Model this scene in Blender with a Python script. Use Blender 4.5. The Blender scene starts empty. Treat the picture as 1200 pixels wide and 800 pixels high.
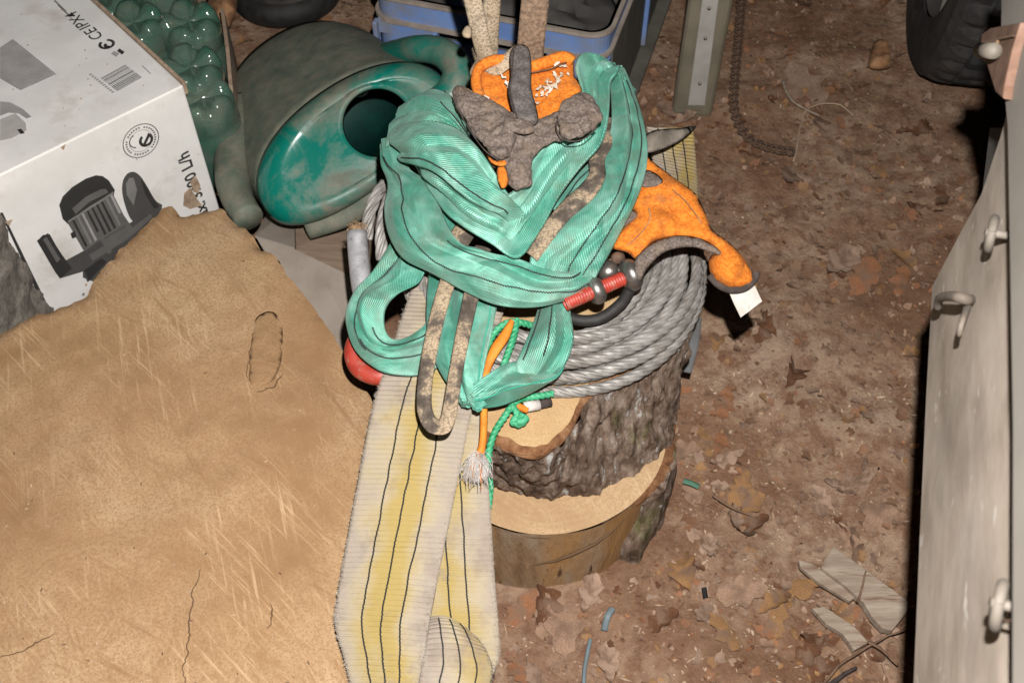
import bpy, bmesh, math, random
import numpy as np
from mathutils import Vector, Matrix, noise, geometry
random.seed(7)
R = math.radians
sc = bpy.context.scene
COL = sc.collection

# ------------------------------------------------------------------ camera, sky, flash, exposure
CAMH, PITCH, FPX = 1.35, R(52.0), 1287.0
cam_d = bpy.data.cameras.new('camera'); cam = bpy.data.objects.new('camera', cam_d); COL.objects.link(cam)
cam.location = (0, 0, CAMH); cam.rotation_euler = (R(90) - PITCH, 0, 0)
cam_d.sensor_width = 36; cam_d.lens = 36 * FPX / 1200; cam_d.clip_start = .05; cam_d.clip_end = 400
cam_d.dof.use_dof = True; cam_d.dof.focus_distance = 1.2; cam_d.dof.aperture_fstop = 11
sc.camera = cam
w = bpy.data.worlds.new('World'); sc.world = w; w.use_nodes = True
sky = w.node_tree.nodes.new('ShaderNodeTexSky'); sky.sky_type = 'NISHITA'; sky.sun_disc = False
sky.sun_elevation = R(2); sky.sun_rotation = R(200)
bg = w.node_tree.nodes['Background']; bg.inputs['Strength'].default_value = .003      # night, under trees
w.node_tree.links.new(sky.outputs[0], bg.inputs['Color'])
# the photograph is lit by the camera's own pop-up flash, a little above and right of the lens
fl_d = bpy.data.lights.new('camera_flash', 'POINT'); fl_d.energy = 138; fl_d.color = (1, .965, .92); fl_d.shadow_soft_size = .008
fl = bpy.data.objects.new('camera_flash', fl_d); COL.objects.link(fl)
CU = Vector((0, math.sin(PITCH), math.cos(PITCH))); CF = Vector((0, math.cos(PITCH), -math.sin(PITCH))); CR = Vector((1, 0, 0))
CP = Vector((0, 0, CAMH))
fl.location = CP + CR * .027 + CU * .094
sc.view_settings.view_transform = 'Standard'; sc.view_settings.look = 'None'
sc.cycles.max_bounces = 6; sc.cycles.diffuse_bounces = 3; sc.cycles.glossy_bounces = 2; sc.cycles.transmission_bounces = 4
sc.view_settings.exposure = 0; sc.view_settings.gamma = 1

# ------------------------------------------------------------------ placing helpers (photo pixel + real height -> world point)
def ray(u, v): return CF + CR * ((u - 600) / FPX) + CU * ((400 - v) / FPX)
def at(u, v, z):
    r = ray(u, v); return CP + r * ((z - CAMH) / r.z)
def ond(u, v, d): return CP + ray(u, v) * d
def onpl(u, v, p, n):
    r = ray(u, v); return CP + r * ((p - CP).dot(n) / r.dot(n))
def cr(p0, p1, p2, p3, t):
    return 0.5 * ((2 * p1) + (-p0 + p2) * t + (2 * p0 - 5 * p1 + 4 * p2 - p3) * t * t + (-p0 + 3 * p1 - 3 * p2 + p3) * t ** 3)
def spline(pts, n, closed=False):
    """even resample of a Catmull-Rom curve through Vector points"""
    m = len(pts); out = []
    segs = m if closed else m - 1
    for i in range(segs):
        g = (lambda k: pts[k % m]) if closed else (lambda k: pts[max(0, min(m - 1, k))])
        for k in range(16):
            out.append(cr(g(i - 1), g(i), g(i + 1), g(i + 2), k / 16))
    out.append(pts[0].copy() if closed else pts[-1].copy())
    L = [0]
    for a, b in zip(out, out[1:]): L.append(L[-1] + (b - a).length)
    res = []; j = 0; N = n if closed else n - 1
    for k in range(n):
        s = L[-1] * k / N
        while j < len(L) - 2 and L[j + 1] < s: j += 1
        d = L[j + 1] - L[j]; res.append(out[j].lerp(out[j + 1], (s - L[j]) / d if d > 1e-9 else 0))
    return res
def nz(p, s, seed=0): return noise.noise(Vector((p.x * s + seed * 13.7, p.y * s + seed * 5.1, p.z * s - seed * 7.3)))
def fbm(p, s, o=4, seed=0):
    a = 0; k = 1
    for i in range(o): a += nz(p, s, seed + i) * k; s *= 2.1; k *= .5
    return a

# ------------------------------------------------------------------ object helpers
def wloc(o):
    l = Vector((0, 0, 0))
    while o: l = l + o.location; o = o.parent
    return l
def tag(o, label=None, cat=None, group=None, kind=None):
    if label: o['label'] = label
    if cat: o['category'] = cat
    if group: o['group'] = group
    if kind: o['kind'] = kind
    return o
def thing(name, loc, label, cat, group=None):
    o = bpy.data.objects.new(name, None); COL.objects.link(o); o.location = loc; o.empty_display_size = .05
    return tag(o, label, cat, group)
def build(name, V, F, m, parent=None, smooth=True, uv=None, mats=None, fm=None, solid=None, base=None):
    """one mesh object; V in world coordinates"""
    off = wloc(parent) if parent else (base if base is not None else Vector((0, 0, 0)))
    me = bpy.data.meshes.new(name); me.from_pydata([Vector(v) - off for v in V], [], F)
    for mm in (mats or [m]): me.materials.append(mm)
    if fm: me.polygons.foreach_set('material_index', fm)
    me.polygons.foreach_set('use_smooth', [smooth] * len(me.polygons))
    if uv:
        ul = me.uv_layers.new(name='UVMap')
        for lp in me.loops: ul.data[lp.index].uv = uv[lp.vertex_index]
    me.update()
    o = bpy.data.objects.new(name, me); COL.objects.link(o)
    if parent: o.parent = parent
    else: o.location = off
    if solid:
        md = o.modifiers.new('thickness', 'SOLIDIFY'); md.thickness = solid; md.offset = -1
    return o
def tube_data(path, rad, seg=10, lobes=0, twist=0, lobe_amp=.14, cap=True, flat=None):
    V, F = [], []; n = len(path); L = 0
    t0 = (path[1] - path[0]).normalized(); ref = Vector((0, 0, 1)) if abs(t0.z) < .9 else Vector((1, 0, 0))
    nrm = (ref - t0 * ref.dot(t0)).normalized()
    for i, p in enumerate(path):
        t = (path[min(i + 1, n - 1)] - path[max(i - 1, 0)]).normalized()
        nrm = (nrm - t * nrm.dot(t)).normalized(); b = t.cross(nrm)
        if i: L += (p - path[i - 1]).length
        r = rad(i / (n - 1)) if callable(rad) else rad
        for k in range(seg):
            a = 2 * math.pi * k / seg
            rr = r * (1 + lobe_amp * (abs(math.cos(lobes * .5 * (a - twist * L))) - .6)) if lobes else r
            V.append(p + nrm * (math.cos(a) * rr) + b * (math.sin(a) * rr))
    for i in range(n - 1):
        for k in range(seg):
            a = i * seg + k; c = i * seg + (k + 1) % seg
            F.append((a, c, c + seg, a + seg))
    if cap: F.append(tuple(range(seg - 1, -1, -1))); F.append(tuple(range((n - 1) * seg, n * seg)))
    return V, F
def tube(name, path, rad, m, parent=None, seg=10, base=None, **k):
    V, F = tube_data(path, rad, seg, **k); return build(name, V, F, m, parent, base=base)
def merge(parts):
    V, F = [], []
    for v, f in parts:
        o = len(V); V += list(v); F += [tuple(i + o for i in q) for q in f]
    return V, F
def boxdata(c, x, y, z):
    """box from corner c along three edge vectors"""
    V = [c, c + x, c + x + y, c + y, c + z, c + x + z, c + x + y + z, c + y + z]
    F = [(3, 2, 1, 0), (4, 5, 6, 7), (0, 1, 5, 4), (1, 2, 6, 5), (2, 3, 7, 6), (3, 0, 4, 7)]
    if x.cross(y).dot(z) < 0: F = [tuple(reversed(f)) for f in F]
    return V, F
def bevel(o, wd, seg=2):
    b = o.modifiers.new('bevel', 'BEVEL'); b.width = wd; b.segments = seg; b.limit_method = 'ANGLE'
    return o
def extrude_poly(P, vec):
    n = len(P); V = list(P) + [p + vec for p in P]
    F = [tuple(range(n)), tuple(range(2 * n - 1, n - 1, -1))] + [(i, i + n, (i + 1) % n + n, (i + 1) % n) for i in range(n)]
    nm = geometry.normal(P)
    if nm.dot(vec) > 0: F = [tuple(reversed(f)) for f in F]
    return V, F
def cdt(outline, step, jit=.25):
    """outline: list of 2D Vectors; returns verts2d, faces, distance to the outline"""
    xs = [p.x for p in outline]; ys = [p.y for p in outline]; pts = list(outline); n = len(outline)
    rows = int((max(ys) - min(ys)) / (step * .87)) + 2; cols = int((max(xs) - min(xs)) / step) + 2
    rnd = random.Random(3)
    A_ = np.array([(p.x, p.y) for p in outline]); B_ = np.roll(A_, -1, 0); AB = B_ - A_; L2 = (AB ** 2).sum(1) + 1e-18
    def dist(Q):
        out = np.empty(len(Q))
        for i0 in range(0, len(Q), 2000):
            q = Q[i0:i0 + 2000, None, :]; t = np.clip(((q - A_) * AB).sum(2) / L2, 0, 1)
            d = np.sqrt((((q - A_ - AB * t[..., None])) ** 2).sum(2).min(1))
            qy = q[:, :, 1]; cond = (A_[:, 1] > qy) != (B_[:, 1] > qy)
            with np.errstate(divide='ignore', invalid='ignore'): xi = AB[:, 0] * (qy - A_[:, 1]) / AB[:, 1] + A_[:, 0]
            ins = (cond & (q[:, :, 0] < xi)).sum(1) % 2 == 1
            out[i0:i0 + 2000] = np.where(ins, d, -d)
        return out
    Q = np.array([(min(xs) + (i + .5 * (j % 2)) * step + rnd.uniform(-jit, jit) * step, min(ys) + j * step * .87 + rnd.uniform(-jit, jit) * step) for j in range(rows) for i in range(cols)])
    for q, d in zip(Q, dist(Q)):
        if d > step * .45: pts.append(Vector((q[0], q[1])))
    vo, _, fo, *_ = geometry.delaunay_2d_cdt(pts, [(i, (i + 1) % n) for i in range(n)], [list(range(n))], 1, 1e-5)
    D = [max(0, x) if x > 1e-6 else 0 for x in dist(np.array([(p.x, p.y) for p in vo]))]
    return vo, fo, D
def smooth2(o, n): return [Vector((p.x, p.y)) for p in spline([Vector((a[0], a[1], 0)) for a in o], n, True)]
def puff(name, out, h, m, parent, step=4, n=70, dirn=None, back=.5, full=None, wr=0, wrs=60, seed=0, pw=.38, base=None):
    """a stuffed shape: outline [(u, v, z)] in photo pixels + real heights, domed by h metres on both sides"""
    o2 = smooth2(out, n); vo, fo, D = cdt(o2, step)
    mx = full or max(D); dirn = (dirn or Vector((0, -.62, .79))).normalized()
    def zz(p):
        a = b = 0
        for (u, v, z) in out:
            k = 1 / ((p.x - u) ** 2 + (p.y - v) ** 2 + 20); a += k * z; b += k
        return a / b
    top, bot = [], []; bnd = []
    for p, d in zip(vo, D):
        w0 = at(p.x, p.y, zz(p)); t = min(1, d / mx); pr = (1 - (1 - t) ** 2) ** pw
        wk = (wr * fbm(w0, wrs, 3, seed) + wr * .8 * (.5 - 2.2 * abs(nz(w0, wrs * .55, seed + 8)))) * min(1, t * 3)
        top.append(w0 + dirn * (h * pr + wk)); bot.append(w0 - dirn * (h * back * pr) if d > .01 else None)
    V = list(top); idx = {}
    for i, b in enumerate(bot):
        if b is None: idx[i] = i
        else: idx[i] = len(V); V.append(b)
    F = []
    for f in fo:
        a, b, c = [top[i] for i in f[:3]]
        f = tuple(f) if (b - a).cross(c - a).dot(dirn) > 0 else tuple(reversed(f))
        F.append(f); F.append(tuple(idx[i] for i in reversed(f)))
    return build(name, V, F, m, parent, base=base)

# ------------------------------------------------------------------ materials (all procedural)
def newmat(name):
    m = bpy.data.materials.new(name); m.use_nodes = True
    return m, m.node_tree.nodes, m.node_tree.links, m.node_tree.nodes['Principled BSDF']
def c4(c): return (c[0], c[1], c[2], 1)
def coords(N, L, kind='Object', scale=(1, 1, 1), rot=(0, 0, 0)):
    t = N.new('ShaderNodeTexCoord'); mp = N.new('ShaderNodeMapping'); mp.inputs['Rotation'].default_value = rot
    L.new(t.outputs[kind], mp.inputs[0]); m2 = N.new('ShaderNodeMapping'); m2.inputs['Scale'].default_value = scale
    L.new(mp.outputs[0], m2.inputs[0]); return m2.outputs[0]
def noisen(N, L, vec, scale, detail=5, rough=.6, dist=0):
    n = N.new('ShaderNodeTexNoise'); n.inputs['Scale'].default_value = scale; n.inputs['Detail'].default_value = detail
    n.inputs['Roughness'].default_value = rough; n.inputs['Distortion'].default_value = dist
    L.new(vec, n.inputs['Vector']); return n.outputs['Fac']
def ramp(N, L, fac, stops):
    r = N.new('ShaderNodeValToRGB'); e = r.color_ramp.elements
    while len(e) < len(stops): e.new(.5)
    for q, (p, c) in zip(e, stops): q.position = p; q.color = c4(c) if len(c) == 3 else c
    L.new(fac, r.inputs[0]); return r.outputs[0]
def mixc(N, L, fac, a, b, mode='MIX'):
    m = N.new('ShaderNodeMix'); m.data_type = 'RGBA'; m.blend_type = mode
    for s, x in ((m.inputs[0], fac), (m.inputs[6], a), (m.inputs[7], b)):
        if isinstance(x, (int, float)): s.default_value = x
        elif isinstance(x, tuple): s.default_value = c4(x)
        else: L.new(x, s)
    return m.outputs[2]
def math_(N, L, op, a, b=0.0):
    m = N.new('ShaderNodeMath'); m.operation = op
    for s, x in ((m.inputs[0], a), (m.inputs[1], b)):
        if isinstance(x, (int, float)): s.default_value = x
        else: L.new(x, s)
    return m.outputs[0]
def bumpn(N, L, h, st, dist, prev=None):
    b = N.new('ShaderNodeBump'); b.inputs['Strength'].default_value = st; b.inputs['Distance'].default_value = dist
    L.new(h, b.inputs['Height'])
    if prev: L.new(prev, b.inputs['Normal'])
    return b.outputs[0]
def noisy(name, stops, scale=20, rough=.7, bump=.4, bscale=120, bdist=.002, metal=0, stretch=(1, 1, 1), dirt=None, dscale=9, dlo=.48, dhi=.62, spec=.5, kind='Object', speck=None, sscale=160, rot=(0, 0, 0), detail=6, slo=.64):
    m, N, L, B = newmat(name); vec = coords(N, L, kind, stretch, rot)
    col = ramp(N, L, noisen(N, L, vec, scale, detail), stops)
    if dirt: col = mixc(N, L, ramp(N, L, noisen(N, L, vec, dscale, 6, .65), [(dlo, (0, 0, 0)), (dhi, (1, 1, 1))]), col, dirt)
    if speck: col = mixc(N, L, ramp(N, L, noisen(N, L, vec, sscale, 3, .7), [(slo, (0, 0, 0)), (slo + .06, (1, 1, 1))]), col, speck)
    L.new(col, B.inputs['Base Color']); B.inputs['Roughness'].default_value = rough; B.inputs['Metallic'].default_value = metal
    B.inputs['Specular IOR Level'].default_value = spec
    if bump: L.new(bumpn(N, L, noisen(N, L, vec, bscale, 6, .7), bump, bdist), B.inputs['Normal'])
    return m
def plain(name, c, rough=.6, metal=0):
    return noisy(name, [(.35, tuple(x * .82 for x in c)), (.65, c)], 40, rough, .15, 300, .0005, metal)

# woven green sling cloth
def webbing_mat():
    m, N, L, B = newmat('green_webbing')
    ob = coords(N, L, 'Object'); uv = coords(N, L, 'UV')
    n1 = noisen(N, L, coords(N, L, 'UV', (16, 30, 1)), 1, 5, .62, .6)
    col = ramp(N, L, n1, [(.34, (.022, .215, .145)), (.44, (.07, .32, .235)), (.54, (.17, .45, .355)), (.65, (.30, .57, .48))])  # pale mint stops paint flash highlights into the cloth colour
    dirt = ramp(N, L, noisen(N, L, ob, 19, 7, .68), [(.47, (0, 0, 0)), (.68, (.8, .8, .8))])
    col = mixc(N, L, dirt, col, (.15, .165, .115))
    def wave(rot, sc):
        w_ = N.new('ShaderNodeTexWave'); w_.wave_type = 'BANDS'; w_.bands_direction = 'X'; w_.inputs['Scale'].default_value = sc; w_.inputs['Distortion'].default_value = .5
        mp = N.new('ShaderNodeMapping'); mp.inputs['Rotation'].default_value = (0, 0, rot); L.new(uv, mp.inputs[0]); L.new(mp.outputs[0], w_.inputs['Vector']); return w_.outputs['Fac']
    a = wave(R(58), 190); b = wave(R(-20), 260)
    h = math_(N, L, 'ADD', math_(N, L, 'MULTIPLY', a, .7), math_(N, L, 'MULTIPLY', b, .3))
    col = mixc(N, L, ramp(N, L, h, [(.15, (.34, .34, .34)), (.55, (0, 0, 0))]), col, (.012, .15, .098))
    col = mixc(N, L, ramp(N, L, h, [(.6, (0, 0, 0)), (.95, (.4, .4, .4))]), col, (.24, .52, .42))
    L.new(col, B.inputs['Base Color']); B.inputs['Roughness'].default_value = .46; B.inputs['Specular IOR Level'].default_value = .8; B.inputs['Metallic'].default_value = .4
    B.inputs['Sheen Weight'].default_value = .2; B.inputs['Sheen Tint'].default_value = (.7, 1, .9, 1)
    L.new(bumpn(N, L, h, .5, .0012), B.inputs['Normal']); return m
def strap_mat(name, mid, edge, dirtc, wearc):
    m, N, L, B = newmat(name); ob = coords(N, L, 'Object'); uv = coords(N, L, 'UV')
    s = N.new('ShaderNodeSeparateXYZ'); L.new(uv, s.inputs[0])
    n1 = noisen(N, L, ob, 12, 5, .6)
    vv = math_(N, L, 'ADD', math_(N, L, 'ABSOLUTE', math_(N, L, 'SUBTRACT', s.outputs[1], .055)), math_(N, L, 'MULTIPLY', math_(N, L, 'SUBTRACT', n1, .5), .13))
    col = ramp(N, L, vv, [(.004, mid), (.030, wearc), (.047, edge)])
    fib = noisen(N, L, coords(N, L, 'UV', (900, 160, 1)), 1, 3, .7)
    col = mixc(N, L, math_(N, L, 'MULTIPLY', fib, .45), col, tuple(x * .6 for x in edge))
    col = mixc(N, L, ramp(N, L, noisen(N, L, ob, 16, 6, .7), [(.52, (0, 0, 0)), (.70, (.8, .8, .8))]), col, dirtc)
    L.new(col, B.inputs['Base Color']); B.inputs['Roughness'].default_value = .85; B.inputs['Specular IOR Level'].default_value = .25
    L.new(bumpn(N, L, fib, .5, .0012), B.inputs['Normal']); return m
def camo_mat(name, stops, sc=32):
    m, N, L, B = newmat(name); ob = coords(N, L, 'Object'); uv = coords(N, L, 'UV')
    col = ramp(N, L, noisen(N, L, ob, sc, 3, .6), stops)
    v = N.new('ShaderNodeTexVoronoi'); v.inputs['Scale'].default_value = 1; L.new(coords(N, L, 'UV', (420, 520, 1), (0, 0, R(45))), v.inputs['Vector'])
    col = mixc(N, L, ramp(N, L, v.outputs['Distance'], [(.35, (0, 0, 0)), (.75, (.55, .55, .55))]), col, (.05, .04, .03))
    L.new(col, B.inputs['Base Color']); B.inputs['Roughness'].default_value = .9; B.inputs['Specular IOR Level'].default_value = .2
    L.new(bumpn(N, L, v.outputs['Distance'], -.7, .0015), B.inputs['Normal']); return m
def soil_mat():
    m, N, L, B = newmat('soil'); ob = coords(N, L, 'Object')
    col = ramp(N, L, noisen(N, L, ob, 3.2, 9, .68, .6), [(.3, (.17, .092, .052)), (.45, (.33, .20, .128)), (.56, (.45, .31, .215)), (.7, (.48, .35, .26))])
    col = mixc(N, L, ramp(N, L, noisen(N, L, ob, 26, 8, .72), [(.42, (0, 0, 0)), (.6, (.8, .8, .8))]), col, (.22, .11, .066))
    col = mixc(N, L, ramp(N, L, noisen(N, L, ob, 60, 6, .75, .8), [(.30, (.8, .8, .8)), (.44, (0, 0, 0))]), col, (.05, .028, .019))
    col = mixc(N, L, ramp(N, L, noisen(N, L, ob, 120, 4, .7), [(.6, (0, 0, 0)), (.74, (.6, .6, .6))]), col, (.42, .30, .21))
    L.new(col, B.inputs['Base Color']); B.inputs['Roughness'].default_value = .95; B.inputs['Specular IOR Level'].default_value = .15
    p = bumpn(N, L, noisen(N, L, ob, 40, 9, .75), .8, .012)
    L.new(bumpn(N, L, noisen(N, L, ob, 230, 5, .75), .6, .003, p), B.inputs['Normal']); return m
def sawn_mat(name, base, dark, light, rot, ring=(0, 0, 0), ringamt=.25, scratch=.5, freckle=(.2, .12, .06), fscale=110, flo=.62, blot=.7):
    m, N, L, B = newmat(name); ob = coords(N, L, 'Object')
    col = ramp(N, L, noisen(N, L, ob, 4.5, 7, .62, .5), [(.32, dark), (.5, base), (.68, light)])
    col = mixc(N, L, ramp(N, L, noisen(N, L, ob, 13, 8, .7, 1.2), [(.48, (0, 0, 0)), (.66, (blot,) * 3)]), col, dark)
    col = mixc(N, L, ramp(N, L, noisen(N, L, ob, 9, 7, .7, .8), [(.52, (0, 0, 0)), (.72, (blot * .8,) * 3)]), col, light)
    grain = noisen(N, L, ob, 330, 6, .8); col = mixc(N, L, ramp(N, L, grain, [(.43, (.75, .75, .75)), (.53, (0, 0, 0))]), col, dark)
    ss = []
    for k, (r_, sx, sy) in enumerate(((rot, 5, 90), (rot + .35, 9, 190), (rot - .45, 9, 170), (rot + .12, 14, 330), (rot - .15, 12, 300))):
        s1 = noisen(N, L, coords(N, L, 'Object', (sx, sy, 5), (0, 0, r_)), 1, 5, .6, .3); ss.append(s1)
        gate = ramp(N, L, noisen(N, L, ob, 5 + 2 * (k % 3), 4, .6), [(.42, (0, 0, 0)), (.58, (1, 1, 1))])
        f = mixc(N, L, 1.0, ramp(N, L, s1, [(.56, (0, 0, 0)), (.70, (scratch,) * 3)]), gate, 'MULTIPLY')
        col = mixc(N, L, f, col, tuple(x * 1.15 for x in light) if k in (1, 4) else dark)
    w_ = N.new('ShaderNodeTexWave'); w_.wave_type = 'RINGS'; w_.rings_direction = 'Z'; w_.inputs['Scale'].default_value = 34; w_.inputs['Distortion'].default_value = 7; w_.inputs['Detail'].default_value = 4; w_.inputs['Detail Scale'].default_value = .7
    mp = N.new('ShaderNodeMapping'); mp.inputs['Location'].default_value = ring; L.new(ob, mp.inputs[0]); L.new(mp.outputs[0], w_.inputs['Vector'])
    ln = N.new('ShaderNodeVectorMath'); ln.operation = 'LENGTH'; L.new(mp.outputs[0], ln.inputs[0])
    msk = mixc(N, L, 1.0, ramp(N, L, ln.outputs['Value'], [(.09, (1, 1, 1)), (.20, (0, 0, 0))]), (ringamt,) * 3, 'MULTIPLY')
    col = mixc(N, L, math_(N, L, 'MULTIPLY', msk, w_.outputs['Fac']), col, tuple(x * .75 for x in dark))
    col = mixc(N, L, ramp(N, L, noisen(N, L, ob, fscale, 5, .75), [(flo, (0, 0, 0)), (flo + .09, (.85, .85, .85))]), col, freckle)
    L.new(col, B.inputs['Base Color']); B.inputs['Roughness'].default_value = .85; B.inputs['Specular IOR Level'].default_value = .15
    p = bumpn(N, L, ss[0], .12, .003); p = bumpn(N, L, ss[1], .15, .002, p)
    L.new(bumpn(N, L, grain, .4, .002, p), B.inputs['Normal']); return m

M = {}
UP = Vector((0, 0, 1))
M['soil'] = soil_mat()
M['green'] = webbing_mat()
M['yellow'] = strap_mat('yellow_webbing', (.37, .27, .075), (.34, .285, .235), (.21, .165, .135), (.39, .325, .22))
M['camo'] = camo_mat('camo_webbing', [(.38, (.07, .055, .045)), (.47, (.13, .105, .085)), (.53, (.33, .25, .17)), (.7, (.40, .31, .21))])
M['beige'] = camo_mat('beige_braid', [(.3, (.26, .20, .14)), (.5, (.42, .33, .23)), (.65, (.48, .39, .29)), (.75, (.24, .19, .14))], 18)
M['brownbelt'] = noisy('brown_belt', [(.35, (.11, .07, .045)), (.55, (.21, .14, .095)), (.7, (.30, .20, .13))], 220, .95, .8, 300, .0015)
M['stitch'] = plain('black_thread', (.015, .016, .016), .8)
M['stitchg'] = plain('green_thread', (.03, .30, .21), .7)
M['grey_glove'] = noisy('grey_glove_coating', [(.34, (.078, .058, .048)), (.5, (.135, .104, .088)), (.66, (.195, .155, .132))], 380, .8, 1, 300, .002, dirt=(.20, .145, .10), dscale=30, dlo=.5, dhi=.72, detail=2)
M['orange'] = noisy('orange_knit', [(.34, (.46, .105, .005)), (.5, (.60, .165, .010)), (.68, (.68, .22, .025))], 260, .9, .8, 420, .0015, dirt=(.26, .10, .03), dscale=40, dlo=.54, dhi=.76, detail=3)
M['glove_back'] = noisy('dark_glove_knit', [(.34, (.07, .06, .058)), (.5, (.105, .09, .086)), (.66, (.145, .125, .118))], 360, .9, 1, 300, .002, dirt=(.17, .125, .09), dscale=34, dlo=.56, dhi=.72, detail=2)
M['hem'] = noisy('dark_hem', [(.4, (.035, .025, .022)), (.6, (.06, .045, .04))], 80, .9, .5, 400, .001)
M['label'] = noisy('white_label', [(.4, (.42, .39, .35)), (.6, (.52, .5, .46))], 60, .7, .3, 300, .0006, dirt=(.35, .2, .07), dscale=60, dlo=.62, dhi=.68)
M['steel'] = noisy('steel_wire', [(.35, (.16, .15, .138)), (.6, (.29, .275, .26))], 60, .5, .3, 500, .0006, .15, dirt=(.14, .115, .095), dscale=18, dlo=.55, dhi=.75)
M['ferrule'] = noisy('galvanised', [(.35, (.24, .24, .25)), (.6, (.37, .37, .385))], 60, .6, .3, 300, .0008, .2, speck=(.10, .09, .085), sscale=220)
M['rustwire'] = noisy('rusty_wire', [(.4, (.13, .07, .035)), (.6, (.33, .22, .12))], 200, .85, .5, 400)
M['chrome'] = noisy('worn_steel', [(.35, (.16, .145, .135)), (.65, (.30, .28, .26))], 50, .36, .2, 300, .0006, .8, dirt=(.12, .08, .06), dscale=45, dlo=.55, dhi=.7)
M['redpaint'] = noisy('red_paint', [(.35, (.27, .024, .014)), (.6, (.37, .045, .028))], 60, .5, .3, 200, .0008, dirt=(.27, .15, .11), dscale=80, dlo=.52, dhi=.66)
M['black'] = noisy('black_rubber', [(.4, (.010, .009, .009)), (.6, (.022, .02, .019))], 40, .7, .4, 200, .001)
M['tyre'] = noisy('tyre_rubber', [(.4, (.012, .011, .011)), (.6, (.026, .024, .023))], 30, .85, .5, 200, .001, dirt=(.05, .042, .036), dscale=8)
M['greyplate'] = noisy('dusty_grey_plate', [(.4, (.055, .05, .047)), (.6, (.085, .078, .073))], 14, .8, .3, 120, .001)
M['bark'] = noisy('bark', [(.34, (.075, .05, .036)), (.45, (.16, .108, .078)), (.56, (.25, .185, .145)), (.68, (.34, .27, .22))], 75, .95, 1, 170, .006, speck=(.44, .43, .41), sscale=62, slo=.60, dirt=(.11, .125, .035), dscale=11, dlo=.6, dhi=.74, spec=.15, stretch=(1, 1, .35))
M['barkrim'] = noisy('inner_bark', [(.32, (.10, .042, .02)), (.5, (.20, .095, .046)), (.68, (.29, .165, .09))], 70, .95, .9, 120, .004, spec=.1)
M['sapwood'] = sawn_mat('pale_sawn_wood', (.50, .35, .19), (.38, .235, .115), (.56, .43, .26), .4, (0, 0, -.325), .15, .35, (.25, .14, .07), 200, .62, .4)
M['cutface'] = sawn_mat('fresh_cut_wood', (.50, .35, .205), (.38, .24, .13), (.56, .43, .275), .9, (0, 0, -.152), .16, .5, (.16, .10, .06), 260, .60)
_rc = at(120, 650, 0) - at(105, 735, .26)
M['bigface'] = sawn_mat('big_log_sawn_face', (.37, .235, .128), (.265, .152, .075), (.45, .315, .19), R(52), tuple(_rc), .13, .8, (.17, .095, .045), 190, .63, .6)
M['debarked'] = noisy('debarked_wood', [(.3, (.17, .098, .052)), (.44, (.29, .185, .105)), (.55, (.33, .245, .17)), (.68, (.27, .22, .185))], 22, .9, .9, 90, .005, stretch=(1, 1, .22), speck=(.09, .05, .03), sscale=60, dirt=(.36, .20, .08), dscale=7, spec=.2)
M['torn'] = noisy('torn_fibre_wood', [(.35, (.22, .12, .052)), (.55, (.34, .22, .11)), (.7, (.46, .33, .19))], 60, .9, 1, 90, .006, spec=.15)
M['crackc'] = plain('dark_crack', (.12, .068, .035), .95)
M['carton'] = noisy('white_carton', [(.4, (.70, .685, .665)), (.6, (.77, .755, .735))], 14, .62, .15, 150, .0006, speck=(.32, .25, .2), sscale=70, slo=.70, dirt=(.55, .50, .45), dscale=10, dlo=.56, dhi=.74)
M['rawcard'] = noisy('raw_card_edge', [(.35, (.26, .18, .12)), (.6, (.42, .31, .22))], 70, .9, .6, 200, .002)
M['card'] = noisy('brown_cardboard', [(.35, (.24, .165, .115)), (.6, (.31, .225, .165))], 18, .85, .2, 150, .0008, stretch=(1, 6, 1))
M['cardgrey'] = noisy('grey_cardboard', [(.35, (.25, .205, .17)), (.6, (.31, .265, .225))], 16, .85, .2, 150, .0008)
for k, c in (('ink', .035), ('ink2', .075), ('ink3', .13), ('ink4', .21), ('ink5', .36)):
    M[k] = plain('print_' + k, (c, c * .96, c * .93), .6)
M['pet'], _N, _L, _B = newmat('green_bottle_plastic')
_B.inputs['Base Color'].default_value = (.10, .27, .20, 1); _B.inputs['Roughness'].default_value = .12
_B.inputs['Transmission Weight'].default_value = .62; _B.inputs['IOR'].default_value = 1.12; _B.inputs['Coat Weight'].default_value = 1; _B.inputs['Coat Roughness'].default_value = .08
_v = coords(_N, _L); _L.new(ramp(_N, _L, noisen(_N, _L, _v, 14, 6), [(.4, (.09, .26, .19)), (.62, (.26, .33, .26))]), _B.inputs['Base Color'])
_L.new(ramp(_N, _L, noisen(_N, _L, _v, 24, 6), [(.4, (.10, .10, .10)), (.7, (.34, .34, .34))]), _B.inputs['Roughness'])
def can_mat(name, lo, hi):
    m, N, L, B = newmat(name); ob = coords(N, L)
    d1 = noisen(N, L, ob, 11, 7, .66, .5)
    f = ramp(N, L, d1, [(lo, (0, 0, 0)), (hi, (1, 1, 1))])
    fine = ramp(N, L, noisen(N, L, ob, 70, 6, .7), [(.3, (.72, .72, .72)), (.6, (1, 1, 1))])
    f = mixc(N, L, 1.0, f, fine, 'MULTIPLY')
    dust = ramp(N, L, noisen(N, L, ob, 30, 7, .7), [(.35, (.10, .105, .078)), (.65, (.20, .185, .142))])
    col = mixc(N, L, f, (.003, .15, .115), dust); L.new(col, B.inputs['Base Color'])
    L.new(ramp(N, L, d1, [(lo, (.24, .24, .24)), (hi, (.72, .72, .72))]), B.inputs['Roughness'])
    L.new(bumpn(N, L, noisen(N, L, ob, 180, 5), .12, .0008), B.inputs['Normal']); return m
M['can_inside'] = noisy('clean_shaded_can_inside', [(.4, (.001, .016, .013)), (.6, (.002, .034, .028))], 12, .35, .1, 60)  # dust-free teal, darkened nearly to black to paint in the shade inside the can
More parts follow.
